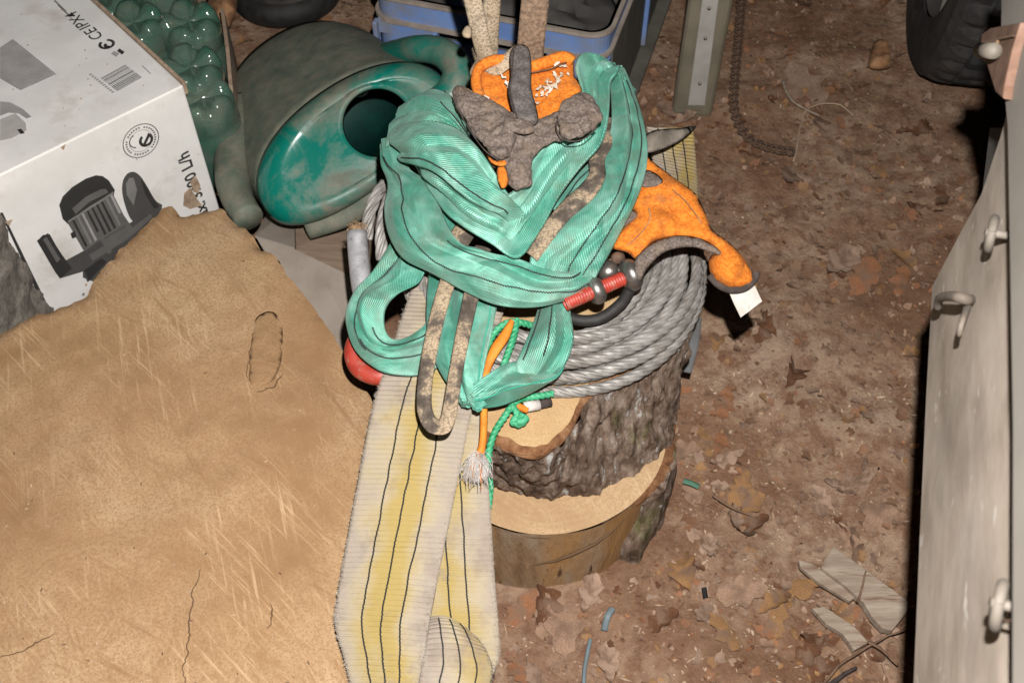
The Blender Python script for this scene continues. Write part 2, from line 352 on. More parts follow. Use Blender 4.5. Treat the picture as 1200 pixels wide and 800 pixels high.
M['can_body'] = can_mat('dusty_can_body', .18, .34)
M['can_top'] = can_mat('rubbed_can_top', .42, .62)
M['crate'] = noisy('blue_crate_plastic', [(.4, (.12, .21, .47)), (.6, (.16, .26, .52))], 8, .6, .2, 120, .0008, dirt=(.20, .19, .18), dscale=7, dlo=.54, dhi=.72)
M['crate_dust'] = noisy('dusty_crate_ledge', [(.35, (.22, .18, .15)), (.6, (.31, .26, .22))], 40, .9, .4, 200, .001)
M['crate_dark'] = noisy('dirty_crate_side', [(.35, (.08, .077, .06)), (.6, (.13, .122, .098))], 22, .85, .3, 150, .001, speck=(.15, .13, .11), stretch=(1, 1, .4))
M['olive'] = noisy('dull_plastic_bin', [(.35, (.14, .125, .09)), (.6, (.20, .175, .13))], 10, .5, .2, 120, .0008)
M['strip'] = noisy('pale_metal_strip', [(.35, (.36, .345, .32)), (.6, (.46, .44, .41))], 14, .5, .2, 120, .0008, .2)
M['rust'] = noisy('rusty_chain', [(.35, (.06, .035, .024)), (.6, (.15, .09, .058))], 80, .85, .6, 200, .001, .2)
M['rusthinge'] = noisy('rusty_hinge', [(.3, (.06, .027, .014)), (.5, (.10, .050, .030)), (.7, (.15, .085, .06))], 45, .75, .5, 150, .001)
M['panel'] = noisy('worn_panel_paint', [(.32, (.20, .162, .128)), (.5, (.29, .242, .20)), (.68, (.35, .30, .255))], 26, .7, .3, 100, .001, stretch=(1, .35, 1), speck=(.42, .385, .35), sscale=55, dirt=(.19, .165, .145), dscale=9, dlo=.5, dhi=.7)
M['panelhook'] = noisy('painted_hook', [(.35, (.07, .054, .042)), (.6, (.12, .098, .078))], 40, .75, .3, 150, .001, dirt=(.05, .07, .075), dscale=30, dlo=.58, dhi=.68)
M['rail'] = noisy('worn_rail_paint', [(.35, (.155, .14, .125)), (.6, (.20, .185, .165))], 7, .55, .15, 100, .0008)
M['eye'] = noisy('dull_eye_paint', [(.35, (.07, .058, .046)), (.6, (.105, .09, .074))], 40, .75, .2, 150, .0008)
M['concrete'] = noisy('rough_concrete', [(.3, (.11, .095, .08)), (.5, (.20, .175, .15)), (.7, (.29, .26, .22))], 60, .95, .9, 90, .006)
M['plank'] = noisy('weathered_plank', [(.35, (.24, .175, .13)), (.55, (.34, .27, .21)), (.7, (.42, .35, .28))], 10, .9, .6, 60, .003, stretch=(1, 9, 1), dirt=(.19, .115, .075), dscale=14, dlo=.56, dhi=.68)
M['twig'] = noisy('twig_bark', [(.4, (.10, .055, .035)), (.6, (.19, .115, .07))], 60, .9, .5, 150)
M['chip'] = noisy('pale_wood_chip', [(.4, (.34, .225, .145)), (.6, (.46, .34, .24))], 30, .9, .3, 200)
M['shaving'] = noisy('white_shaving', [(.4, (.38, .31, .23)), (.6, (.55, .49, .42))], 60, .85, .3, 200)
M['rope'] = noisy('green_rope', [(.35, (.008, .20, .075)), (.6, (.06, .34, .18))], 60, .55, .4, 300, .0008, stretch=(1, 1, 1))
M['cord'] = noisy('orange_cord', [(.35, (.52, .14, .006)), (.6, (.62, .22, .02))], 60, .7, .4, 300, .0008)
M['fray'] = noisy('white_fibre', [(.35, (.42, .38, .35)), (.6, (.6, .57, .55))], 80, .9, .2, 300)
M['fuzz'] = noisy('webbing_fuzz', [(.35, (.28, .24, .20)), (.6, (.40, .36, .31))], 80, .9, 0)
M['fadedgrey'] = plain('faded_grey_sheet', (.17, .175, .18), .6); M['fadedgreen'] = plain('faded_green_scrap', (.08, .19, .13), .7)
M['bluestr'] = plain('faded_blue_strip', (.15, .19, .21), .6)
M['splitwood'] = noisy('split_wood', [(.35, (.22, .10, .045)), (.6, (.40, .22, .11))], 30, .9, .6, 90, .003)
M['felt'] = noisy('grey_felt', [(.35, (.11, .09, .07)), (.6, (.22, .19, .16))], 30, .95, .6, 200, .002)
leafm = []
for i, (a, b) in enumerate([(tuple(1.32 * x for x in p_), tuple(1.32 * x for x in q_)) for p_, q_ in [((.15, .062, .030), (.24, .115, .060)), ((.18, .108, .070), (.27, .175, .122)), ((.06, .026, .014), (.12, .055, .028)), ((.23, .15, .105), (.31, .215, .16)), ((.175, .090, .038), (.25, .14, .065)), ((.16, .104, .074), (.235, .162, .12))]]):
    leafm.append(noisy('dead_leaf_%d' % i, [(.35, a), (.62, b)], 40, .85, .5, 120, .0015, spec=.2, speck=tuple(x * .55 for x in a), sscale=140, kind='Generated' if 0 else 'Object', dirt=(.19, .12, .083), dscale=3.0, dlo=.45, dhi=.62))

# ------------------------------------------------------------------ THE SETTING: ground
def axis(lo, hi, d, far):
    a = []; x = lo
    while x <= hi: a.append(x); x += d
    k = d; x = a[-1]
    while x < far: k *= 1.35; x += k; a.append(x)
    k = d; x = a[0]
    while x > -far: k *= 1.35; x -= k; a.insert(0, x)
    return a
def gz(x, y):
    p = Vector((x, y, 0)); return .016 * fbm(p, 2.2, 3) + .007 * fbm(p, 14, 3, 5) + .004 * fbm(p, 60, 2, 9) - .004
XS = axis(-.9, 1.5, .0125, 60); YS = axis(.25, 2.7, .0125, 60)
V = [Vector((x, y, gz(x, y) if abs(x) < 4 and abs(y) < 6 else 0)) for y in YS for x in XS]; nx = len(XS)
F = [(j * nx + i, j * nx + i + 1, (j + 1) * nx + i + 1, (j + 1) * nx + i) for j in range(len(YS) - 1) for i in range(nx - 1)]
g = build('ground', V, F, M['soil']); tag(g, 'trampled brown earth floor with leaf litter', None, None, 'structure')

# ------------------------------------------------------------------ big sawn log at the left
Zb = .26
bo = [(-140, 470), (-60, 425), (0, 388), (22, 372), (45, 368), (72, 355), (100, 342), (112, 322), (128, 308), (140, 290), (160, 272), (178, 256), (190, 243), (203, 241), (214, 248), (228, 244), (248, 239), (264, 244), (280, 262), (305, 285), (330, 310), (365, 352), (398, 398), (425, 440), (436, 475), (440, 560), (440, 680), (436, 800), (420, 900), (330, 1010), (120, 1080), (-120, 1000), (-230, 800), (-230, 600)]
bl = thing('sawn_log', at(120, 650, 0), 'huge tan log standing on end, its wide sawn face filling the lower left', 'log')
o3 = spline([at(u, v, Zb) for u, v in bo], 560, True)
o3 = [p + Vector((fbm(p, 24, 5, 1), fbm(p, 24, 5, 2), 0)) * (.0065 if p.x < -.30 and p.y > .7 else .0025) for p in o3]
def zface(x, y):
    q = Vector((x, y, 0)); t = max(0, min(1, (x + .33) / .20)); r1 = q.dot(Vector((.79, .61, 0))); r2 = q.dot(Vector((.70, .71, 0)))
    ledge = .5 + .5 * math.tanh((r1 - .30 + .02 * nz(q, 9, 4)) / .012)
    return Zb - .022 * t * t * (3 - 2 * t) + .007 * fbm(q, 3.2, 3) - .004 * ledge + .0011 * math.sin(r2 * 260 + 3 * nz(q, 8, 6)) * max(0, nz(q, 5, 8) + .25) + .0016 * fbm(q, 34, 3, 4)
vo, fo, D = cdt([Vector((p.x, p.y)) for p in o3], .0095)
V = []
for p, d in zip(vo, D):
    q = Vector((p.x, p.y, 0)); e = max(0, 1 - d / .016)
    ridge = .010 * max(0, 1 - abs((q - Vector((-.36, .93, 0))).dot(Vector((.66, .75, 0)))) / .02) * 0
    left = 1 if (p.x < -.33 and p.y > .72) else .35
    V.append(Vector((p.x, p.y, zface(p.x, p.y) - e * e * (.008 * left + .008 * left * nz(q, 60, 3)))))
build('sawn_face', V, [tuple(f) if (Vector(vo[f[1]]) - Vector(vo[f[0]])).cross(Vector(vo[f[2]]) - Vector(vo[f[0]])) > 0 else tuple(reversed(f)) for f in fo], M['bigface'], bl)
# torn rim and the side down to the ground
V, F = [], []; n = len(o3); cen = Vector((sum(p.x for p in o3) / n, sum(p.y for p in o3) / n, 0)); rows = 16
for j in range(rows + 1):
    for p in o3:
        d = (Vector((p.x, p.y, 0)) - cen).normalized(); z = (zface(p.x, p.y) - .004) * (1 - j / rows) - .02 * j / rows
        q = Vector((p.x, p.y, z)); V.append(q + d * ((.012 * fbm(q, 16, 3) + .010 * fbm(Vector((p.x * 3, p.y * 3, z * .4)), 12, 2)) * min(1, j / 2) - (.006 if j == 0 else 0)))
for j in range(rows):
    for i in range(n): F.append((j * n + i, (j + 1) * n + i, (j + 1) * n + (i + 1) % n, j * n + (i + 1) % n))
build('side_wood', V, [tuple(reversed(f)) for f in F], None, bl, mats=[M['torn'], M['bark']], fm=[0 if k // n < 3 else 1 for k in range(len(F))])
def surfline(name, pts, w, m, parent, z=None, wob=.0035, n=70, seed=0):
    path = spline([at(u, v, (z or Zb)) for u, v in pts], n)
    path = [p + Vector((fbm(p, 70, 4, seed), fbm(p, 70, 4, seed + 3), 0)) * wob for p in path]
    path = [Vector((p.x, p.y, zface(p.x, p.y) + .0007)) for p in path]
    V = []; F = []
    for i, p in enumerate(path):
        t = (path[min(i + 1, n - 1)] - path[max(i - 1, 0)]).normalized(); b = t.cross(Vector((0, 0, 1)))
        ww = w * (.35 + .65 * math.sin(math.pi * (i + .5) / n)) * (1 + .5 * nz(p, 120, seed))
        V += [p - b * ww, p + b * ww + Vector((0, 0, .0004)), p + b * ww - Vector((0, 0, .004)), p - b * ww - Vector((0, 0, .004))]
    for i in range(n - 1):
        a = i * 4
        F += [(a, a + 1, a + 5, a + 4), (a + 1, a + 2, a + 6, a + 5), (a + 3, a, a + 4, a + 7)]
    return build(name, V, F, m, parent)
M['knot'] = sawn_mat('log_knot', (.335, .21, .112), (.25, .142, .07), (.40, .275, .16), R(20), (0, 0, 0), .3, .4, (.14, .07, .03))
kn = [(300, 372), (318, 364), (330, 380), (331, 405), (328, 430), (318, 448), (302, 456), (291, 446), (292, 415), (294, 390)]
puff('knot', [(u, v, zface(*at(u, v, Zb).xy) - .0004) for u, v in kn], .0026, M['knot'], bl, 5, 50, Vector((0, 0, 1)), wr=.002)
for k, pl in enumerate([[(291, 440), (290, 420), (295, 395)], [(302, 374), (318, 365), (326, 370)], [(328, 434), (318, 450), (302, 457)], [(232, 665), (226, 690), (218, 745), (214, 800)], [(0, 768), (20, 765), (45, 752), (62, 742)], [(316, 700), (317, 715), (314, 732)]]):
    surfline('crack', pl, .0006 if k < 3 else .0007, M['crackc'], bl, Zb + .0028, seed=k)
rnd = random.Random(31); V, F = [], []
for k in range(150):
    u, v = rnd.uniform(0, 400), rnd.uniform(300, 800)
    if v < 420 - (u - 0) * .05 + max(0, (u - 300)) * 1.2 and k % 3: continue
    if v < 395 - u * .7 or v < 250 + max(0, u - 270) * 1.25: continue
    c = at(u, v, Zb); c.z = zface(c.x, c.y) + .001; a = rnd.uniform(0, 6.28); l = rnd.uniform(.0008, .0028); b = rnd.uniform(.0004, .0010); x_ = Vector((math.cos(a), math.sin(a), rnd.uniform(-.2, .3))) * l; y_ = Vector((-math.sin(a), math.cos(a), 0)) * b; o_ = len(V)
    V += [c - x_, c - y_, c + x_, c + y_, c - x_ - UP * .003, c - y_ - UP * .003, c + x_ - UP * .003, c + y_ - UP * .003]; F += [(o_, o_ + 1, o_ + 2, o_ + 3)] + [(o_ + i, o_ + 4 + i, o_ + 4 + (i + 1) % 4, o_ + (i + 1) % 4) for i in range(4)]
tag(build('wood_crumbs', V, F, None, None, smooth=False, mats=[M['chip'], M['twig']], fm=[1 if (i // 5) % 5 == 0 else 0 for i in range(len(F))]), 'tiny wood crumbs lying on the big sawn log', None, None, 'stuff')
# ------------------------------------------------------------------ central pair of stumps
def log_mesh(name, bot, top, parent, m, rows=40, n=220, amp=.008, s=30, seed=0, plates=True):
    B = spline(bot, n, True); T = spline(top, n, True); V, F = [], []
    cb = sum(B, Vector()) / n; ct = sum(T, Vector()) / n
    for j in range(rows + 1):
        t = j / rows; c = cb.lerp(ct, t)
        for i in range(n):
            p = B[i].lerp(T[i], t); d = p - c; d.z = 0; d.normalize()
            q = Vector((p.x, p.y, p.z * .38))
            a = fbm(q, s, 4, seed) + (1 - 2.4 * abs(nz(q, s * .8, seed + 4))) * .7
            V.append(p + d * amp * a)
    for j in range(rows):
        for i in range(n): F.append((j * n + i, j * n + (i + 1) % n, (j + 1) * n + (i + 1) % n, (j + 1) * n + i))
    return build(name, V, F, m, parent), T
def face_mesh(name, T, parent, mats, rim, z_noise=.0012, step=.009):
    n = len(T); c = sum(T, Vector()) / n; zc = sum(p.z for p in T) / n
    O = [p + (c - p).normalized() * (rim * (1 + .45 * nz(p, 30) + .25 * nz(p, 90, 2))) if rim else p.copy() for p in T]
    vo, fo, D = cdt([Vector((p.x, p.y)) for p in O], step)
    V = [Vector((p.x, p.y, zc + .002 + z_noise * fbm(Vector((p.x, p.y, 0)), 30, 3))) for p in vo]
    F = [tuple(f) if (vo[f[1]] - vo[f[0]]).cross(vo[f[2]] - vo[f[0]]) > 0 else tuple(reversed(f)) for f in fo]
    build(name, V, F, mats[0], parent)
    if rim:
        V = [Vector((p.x, p.y, zc + .0022 + .0015 * nz(p, 60))) for p in O]; F = []
        for j, (f, dz) in enumerate(((.5, .0005), (1.0, -.001), (1.12, -.006))):
            V += [o_ + (t - o_) * f + Vector((0, 0, dz + .002 * nz(t, 70, j))) for o_, t in zip(O, T)]
        for j in range(3):
            for i in range(n): F.append((j * n + i, j * n + (i + 1) % n, (j + 1) * n + (i + 1) % n, (j + 1) * n + i))
        ar = sum((T[i].x * T[(i + 1) % n].y - T[(i + 1) % n].x * T[i].y) for i in range(n))
        if ar > 0: F = [tuple(reversed(f)) for f in F]
        build('inner_bark', V, F, mats[1], parent)
ls = thing('chopping_block', at(640, 600, 0), 'lower round stump standing on the ground with a pale crescent of cut face', 'stump')
cx, cy, r0 = .045, .795, .157
circ = lambda x, y, r, z, n=24, e=0: [Vector((x + r * (1 + e * math.sin(3 * a + 1)) * math.cos(a), y + r * (1 + e * math.sin(3 * a + 1)) * math.sin(a), z)) for a in [2 * math.pi * k / n for k in range(n)]]
log_mesh('side', circ(cx - .004, cy, r0 * 1.0, -.03, 24, .015), circ(cx, cy, r0, .152, 24, .012), ls, M['debarked'], amp=.0022, s=14, seed=3)
face_mesh('sawn_face', spline(circ(cx, cy, r0, .152, 24, .012), 160, True), ls, [M['cutface'], M['cutface']], 0, .001)
# bark still clinging to the right side of the block
V, F = [], []; na, nj = 60, 34
for j in range(nj + 1):
    for i in range(na + 1):
        a = R(-62 + 115 * i / na); z = -.02 + (.149 + .02) * j / nj; p = Vector((cx + math.cos(a) * r0, cy + math.sin(a) * r0, z))
        e = min(1, 6 * i / na + .1 * 0) * 1
        lo = R(-40 + 30 * nz(Vector((0, 0, z)), 14) - 14 * (1 - j / nj)); vis = max(0, min(1, (a - lo) / .10))
        q = Vector((p.x, p.y, z * .4)); th = .011 + .007 * fbm(q, 32, 4) + .006 * (1 - 2.4 * abs(nz(q, 26, 2)))
        V.append(p + Vector((math.cos(a), math.sin(a), 0)) * (th * vis - .006 * (1 - vis)))
for j in range(nj):
    for i in range(na): F.append((j * (na + 1) + i, j * (na + 1) + i + 1, (j + 1) * (na + 1) + i + 1, (j + 1) * (na + 1) + i))
build('bark', V, F, M['bark'], ls, solid=.008)
V, F = [], []
for i in range(61):
    a = R(-48 + 95 * i / 60)
    for rr, zz in ((r0 - .001, .1545), (r0 + .010 + .003 * math.sin(i * 1.7), .1535), (r0 + .012, .14)):
        rr = r0 - .002 + (rr - r0 + .002) * min(1, i / 14)
        V.append(Vector((cx + math.cos(a) * rr, cy + math.sin(a) * rr, zz)))
for i in range(60):
    for k in range(2): F.append((i * 3 + k, i * 3 + k + 1, i * 3 + k + 4, i * 3 + k + 3))
build('bark_rim', V, F, M['barkrim'], ls)
path = [Vector((cx + math.cos(R(a)) * (r0 + .0012), cy + math.sin(R(a)) * (r0 + .0012), z)) for a, z in ((-97, .072), (-88, .082), (-78, .098), (-70, .106), (-62, .118), (-50, .136))]
pp = spline(path, 60); pp = [p + Vector((0, 0, .004 * nz(p, 70))) for p in pp]
tube('split_crack', pp, lambda t: .0019 * math.sin(math.pi * min(1, t + .05)) + .0002, M['crackc'], ls, 6)
pp = spline([Vector((cx + math.cos(R(a)) * (r0 + .0008), cy + math.sin(R(a)) * (r0 + .0008), z)) for a, z in ((-112, .146), (-100, .143), (-90, .144))], 30)
tube('split_crack', pp, .0007, M['crackc'], ls, 5)

us = thing('bark_log', at(690, 500, .155), 'short bark covered log standing on the lower stump under the cable', 'log')
Zt, Z0 = .325, .154
botp = [at(u, v, Z0) for u, v in [(560, 560), (600, 576), (645, 583), (700, 574), (748, 550), (780, 522)]] + [Vector((.215, .85, Z0)), Vector((.19, .93, Z0)), Vector((.10, .98, Z0)), Vector((-.01, .95, Z0)), Vector((-.08, .86, Z0)), Vector((-.085, .77, Z0))]
topp = [at(u, v, Zt) for u, v in [(552, 500), (590, 523), (628, 533), (664, 510), (684, 474), (712, 448), (760, 420), (806, 392)]] + [Vector((.205, .84, Zt)), Vector((.16, .93, Zt)), Vector((.05, .96, Zt)), Vector((-.06, .88, Zt)), Vector((-.095, .77, Zt))]
_, T = log_mesh('bark', botp, topp, us, M['bark'], 90, 420, .0066, 58, 1)
face_mesh('sawn_face', T, us, [M['sapwood'], M['barkrim']], .010, .0012, .007)
puff('bark_flake', [(u, v, .168) for u, v in [(622, 566), (632, 558), (642, 562), (640, 572), (628, 574)]], .004, M['barkrim'], us, 3, 30)
rnd = random.Random(5); parts = []
for k in range(90):     # pale lichen crusts
    u = rnd.uniform(690, 800); v = rnd.uniform(420, 560) + (790 - u) * .25
    t = rnd.random(); 
parts = []

# ------------------------------------------------------------------ white pump carton
Zx = .35
A = at(215, 100, Zx); Bq = at(0, 205, Zx); fdir = (A - Bq).normalized(); bdir = Vector((-fdir.y, fdir.x, 0)); fn = -bdir; UP = Vector((0, 0, 1))
bx = thing('pump_carton', Vector((A.x, A.y, 0)), 'dusty white carton printed with a grey pump, behind the big log', 'carton')
Wd, Dp = .50, .40
V, F = boxdata(A - fdir * Wd, fdir * Wd, bdir * Dp, UP * 0 - UP * Zx)
o = bevel(build('carton_body', V, F, M['carton'], bx, smooth=False), .003, 3)
def onfront(u, v, lift=.0006): return onpl(u, v, A, fn) + fn * lift
def ontop(u, v, lift=.0006): return at(u, v, Zx + lift)
def printp(name, px, m, f=onfront, lift=.0006, n=0):
    P = [f(u, v, lift) for u, v in px]
    if n: P = spline(P, n, True)
    nm = fn if f is onfront else UP
    if geometry.normal(P).dot(nm) < 0: P = P[::-1]
    V2, F2 = extrude_poly(P, -nm * .0004)
    return build(name, V2, F2, m, bx, smooth=False)
# tan raw edge of the lid along the far side, worn crease
e0 = A + UP * .001; V, F = boxdata(e0 + bdir * .004 + fdir * .0005, fdir * .005, bdir * (Dp - .004), -UP * .02)
build('raw_lid_edge', V, F, M['rawcard'], bx, smooth=False)
V, F = boxdata(A + UP * .0005 - fdir * Wd - fn * .016, fdir * (Wd - .004), fn * .0155, UP * .0014); build('crease_flap', V, F, M['carton'], bx, smooth=False)
# the printed pump
def pg(name, m, px, lift=.0006, n=0): return printp(name, px, m, onfront, lift, n)
pg('printed_pump', M['ink2'], [(43, 282), (56, 273), (77, 305), (118, 283), (150, 268), (183, 236), (190, 240), (186, 262), (150, 300), (110, 330), (97, 325), (97, 318), (70, 326)], .0006)
pg('printed_motor', M['ink3'], [(79, 261), (132, 227), (150, 262), (122, 282), (98, 294)], .0010)
pg('printed_motor_cap', M['ink'], [(69, 240), (73, 230), (84, 219), (100, 209), (112, 205), (120, 206), (127, 211), (134, 222), (133, 228), (118, 236), (105, 244), (92, 253), (79, 262), (73, 256)], .0014)
pg('printed_outlet', M['ink'], [(43, 282), (50, 275), (58, 274), (68, 292), (76, 303), (84, 314), (70, 326), (64, 318)], .0012)
pg('printed_float', M['ink2'], [(144, 232), (143, 215), (148, 204), (156, 201), (164, 206), (172, 218), (180, 232), (188, 242), (180, 246), (160, 258), (152, 255)], .0012, 50)
pg('printed_base', M['ink2'], [(96, 296), (112, 284), (150, 262), (182, 242), (187, 252), (160, 282), (120, 318), (102, 330), (97, 318)], .0013)
for k in range(9):
    u = 84 + k * 5.6; pg('printed_fin', M['ink4'] if k in (1, 7) else (M['ink5'] if k in (2, 8) else M['ink']), [(u, 258 - k * 3.6), (u + 2.2, 256.6 - k * 3.6), (u + 18, 287 - k * 3.5), (u + 15.5, 289 - k * 3.5)], .0016)
pg('printed_rod', M['ink3'], [(112, 272), (116, 270), (131, 294), (126, 297)], .0019); pg('printed_rod', M['ink3'], [(138, 250), (142, 248), (156, 268), (151, 272)], .0019)
pg('printed_hose_clip', M['ink'], [(82, 273), (87, 270), (89, 277), (84, 279)], .0016); pg('printed_flange', M['ink3'], [(120, 281), (150, 263), (153, 268), (123, 287)], .0017)
pg('printed_cap_shine', M['ink3'], [(84, 244), (100, 230), (118, 221), (124, 221), (126, 225), (104, 236), (88, 250)], .0018)
pg('printed_cap_edge', M['ink4'], [(79, 258), (92, 250), (105, 241), (120, 232), (132, 224), (132.5, 226.5), (105, 244), (79, 261)], .0019)
pg('printed_float_shine', M['ink4'], [(148, 228), (147, 215), (151, 208), (156, 208), (160, 222), (156, 240)], .0016); pg('printed_float_shade', M['ink'], [(164, 208), (172, 219), (181, 234), (186, 242), (180, 244), (170, 228)], .0016)
pg('printed_outlet_shine', M['ink3'], [(50, 280), (54, 277), (70, 303), (66, 307)], .0017); pg('printed_base_shine', M['ink3'], [(104, 298), (148, 272), (176, 250), (178, 254), (150, 279), (108, 305)], .0017); pg('printed_foot', M['ink'], [(98, 316), (118, 302), (124, 306), (104, 328)], .0018)
pg('printed_line', M['ink'], [(0, 249), (3, 249), (58, 362), (54, 366)], .0006); pg('printed_tick', M['ink'], [(29, 333), (36, 330), (37, 332), (30, 335)], .0006)
# round seal: two thin rings, small marks, and the emblem
sc0 = onfront(165, 165); fx = fdir; fz = -UP
def ring(name, c, ax, ay, nrm, r1, r2, m, a0=0, a1=360, n=48, lift=0):
    V = []; F = []
    for i in range(n + 1):
        a = R(a0 + (a1 - a0) * i / n); d = ax * math.cos(a) + ay * math.sin(a)
        V += [c + d * r1 + nrm * lift, c + d * r2 + nrm * lift]
    for i in range(n): F.append((2 * i, 2 * i + 1, 2 * i + 3, 2 * i + 2))
    return build(name, V, F, m, bx, smooth=False)
rs = (onfront(186, 158) - sc0).length
ring('seal_ring', sc0, fx, fz, fn, rs * .95, rs, M['ink2']); ring('seal_ring', sc0, fx, fz, fn, rs * .62, rs * .645, M['ink4'])
for k in range(34):
    if k % 7 != 6: ring('seal_mark', sc0, fx, fz, fn, rs * .74, rs * .84, M['ink3'], k * 360 / 34, k * 360 / 34 + 6.5, 2)
c2 = onfront(171, 164); ring('seal_emblem', c2, fx, fz, fn, rs * .24, rs * .40, M['ink'], -60, 245, 30); pg('seal_emblem', M['ink'], [(166, 172), (170, 170), (176, 158), (173, 157)], .0008)
ring('seal_emblem', onfront(160, 165), fx, fz, fn, rs * .36, rs * .42, M['ink2'], 110, 260, 20)
def text_mesh(name, body, size, o, ax, ay, m, bold=0.0):
    cu = bpy.data.curves.new(name, 'FONT'); cu.body = body; cu.size = size; cu.offset = bold; cu.resolution_u = 3
    t = bpy.data.objects.new(name, cu); COL.objects.link(t)
    me = bpy.data.meshes.new_from_object(t.evaluated_get(bpy.context.evaluated_depsgraph_get()))
    bpy.data.objects.remove(t)
    V = [o + ax * v.co.x + ay * v.co.y for v in me.vertices]; F = [tuple(p.vertices) for p in me.polygons]
    bpy.data.meshes.remove(me)
    nm = ax.cross(ay)
    return build(name, V, F, m, bx, smooth=False)
# 'max: 3200 L/h' up the right side of the front, letters lying on their side
t0 = onfront(246, 262); t1 = onfront(216, 171); tl = (t1 - t0); tx = tl.normalized(); ty = fn.cross(tx)
sz = tl.length / 6.1
text_mesh('printed_rating', 'max: 3200 L/h', sz, t0 - ty * sz * .1, tx, ty, M['ink'], .0006)
# lid print, read from the far side
lx = bdir; ly = UP.cross(bdir); s1 = ontop(140, 58)
def lid(u, v): return ontop(u, v, .0008)
text_mesh('printed_mark', 'CE', .026, lid(122, 43), lx, ly, M['ink'], .0002)
text_mesh('printed_mark', 'IPX4', .026, lid(107, 31), lx, ly, M['ink'], .0002)
gd = lid(125, 52); ring('recycling_dot', gd, lx, ly, UP, .0075, .012, M['ink'], 20, 330, 30); ring('recycling_dot', gd - lx * .003, lx, ly, UP, .001, .006, M['ink'], 0, 200, 16)
printp('bin_mark', [(137, 60), (140, 57), (146, 61), (143, 64)], M['ink'], ontop); printp('bin_mark', [(130, 63), (134, 60), (140, 63), (136, 67)], M['ink5'], ontop)
rnd = random.Random(2); q0 = lid(147, 76); q1 = lid(167, 91)
bd = (lid(118, 92) - q0); x = 0
while x < 1:
    wb = rnd.choice((.015, .022, .04)); p = q0.lerp(q1, x); V, F = extrude_poly([p, p + (q1 - q0) * wb, p + (q1 - q0) * wb + bd, p + bd], -UP * .0003)
    build('barcode_bar', V, F, M['ink3'], bx, smooth=False); x += wb + rnd.choice((.02, .035, .05))
for k in range(3):
    a = lid(60 + k * 4, -4 + k * 5); V, F = extrude_poly([a, a + lx * -.05, a + lx * -.05 + ly * .0012, a + ly * .0012], -UP * .0003); build('small_print', V, F, M['ink4'], bx, smooth=False)
a = lid(106, 85); 
for k in range(11):
    p = lid(107 + k * 2.6, 86 + k * 2.05); V, F = extrude_poly([p, p - lx * .0035, p - lx * .0035 + ly * .004, p + ly * .004], -UP * .0003); build('barcode_digit', V, F, M['ink5'], bx, smooth=False)
p = lid(167, 77); V, F = extrude_poly([p, p - lx * .024, p - lx * .024 + ly * .0012, p + ly * .0012], -UP * .0003); build('small_print', V, F, M['ink4'], bx, smooth=False)
# grey table of fine print and a faded appliance outline
printp('fine_print_table', [(0, 56), (15, 46), (66, 87), (24, 106), (0, 92)], M['ink5'], ontop, .0004)
M['ink6'] = plain('print_pale', (.45, .43, .41), .6)
for k in range(13):
    t = k / 13; a0 = lid(14 - 15 * t * 1.7, 48 + 13 * t * 1.6); a1 = lid(63 - 28 * t * 1.5, 87 + 13 * t * 1.5)
    d = (a1 - a0).normalized(); s = d.cross(UP) * .0011; V, F = extrude_poly([a0 + UP * .0004, a1 + UP * .0004, a1 + s + UP * .0004, a0 + s + UP * .0004], -UP * .0003)
    if geometry.normal([Vector(v) for v in V[:4]]).z < 0: pass
    build('fine_print_line', V, F, M['ink6'], bx, smooth=False)
printp('printed_appliance', [(0, 119), (12, 120), (27, 128), (37, 137), (31, 139), (22, 133), (10, 132), (0, 136)], M['ink5'], ontop, .0006)
printp('printed_appliance', [(0, 140), (18, 133), (30, 144), (31, 153), (14, 162), (0, 165)], M['ink6'], ontop, .0005); printp('printed_appliance', [(20, 152), (25, 151), (29, 156), (24, 157)], M['ink'], ontop, .0008)
# torn patches of brown card at the right edge
for px in ([(222, 212), (228, 205), (234, 216), (232, 226), (226, 224)], [(215, 226), (222, 219), (230, 232), (236, 240), (222, 244), (214, 240)], [(70, 172), (76, 168), (74, 175)], [(5, 259), (14, 256), (10, 264)]):
    printp('torn_card', px, M['rawcard'], onfront, .0022)
for k in range(26):
    u, v = rnd.uniform(5, 200), rnd.uniform(10, 170)
    if v < 205 - u * .49 - 6:
        s = rnd.uniform(.6, 1.8); printp('dirt_speck', [(u, v), (u + s, v - s * .4), (u + s * 1.2, v + s * .5), (u + .3, v + s * .7)], M['rawcard'], ontop, .001)
# ------------------------------------------------------------------ rough concrete block at the far left
cb0 = at(46, 385, .12); cb = thing('concrete_block', Vector((cb0.x - .1, cb0.y, 0)), 'rough grey concrete block at the left edge in front of the white carton', 'block')
V = []; F = []; n = 60; rows = 40
for j in range(rows + 1):
    for i in range(n):
        a = 2 * math.pi * i / n; ca, sa = math.cos(a), math.sin(a); k = 1 / max(abs(ca), abs(sa)) ** .86
        p = Vector((cb0.x - .125 + .117 * ca * k, cb0.y + .03 + .10 * sa * k, .36 * j / rows)); d = Vector((ca, sa, 0)); V.append(p + d * .008 * fbm(p, 30, 4))
for j in range(rows):
    for i in range(n): F.append((j * n + i, j * n + (i + 1) % n, (j + 1) * n + (i + 1) % n, (j + 1) * n + i))
F.append(tuple(range(rows * n, rows * n + n))); build('block_body', V, F, M['concrete'], cb)

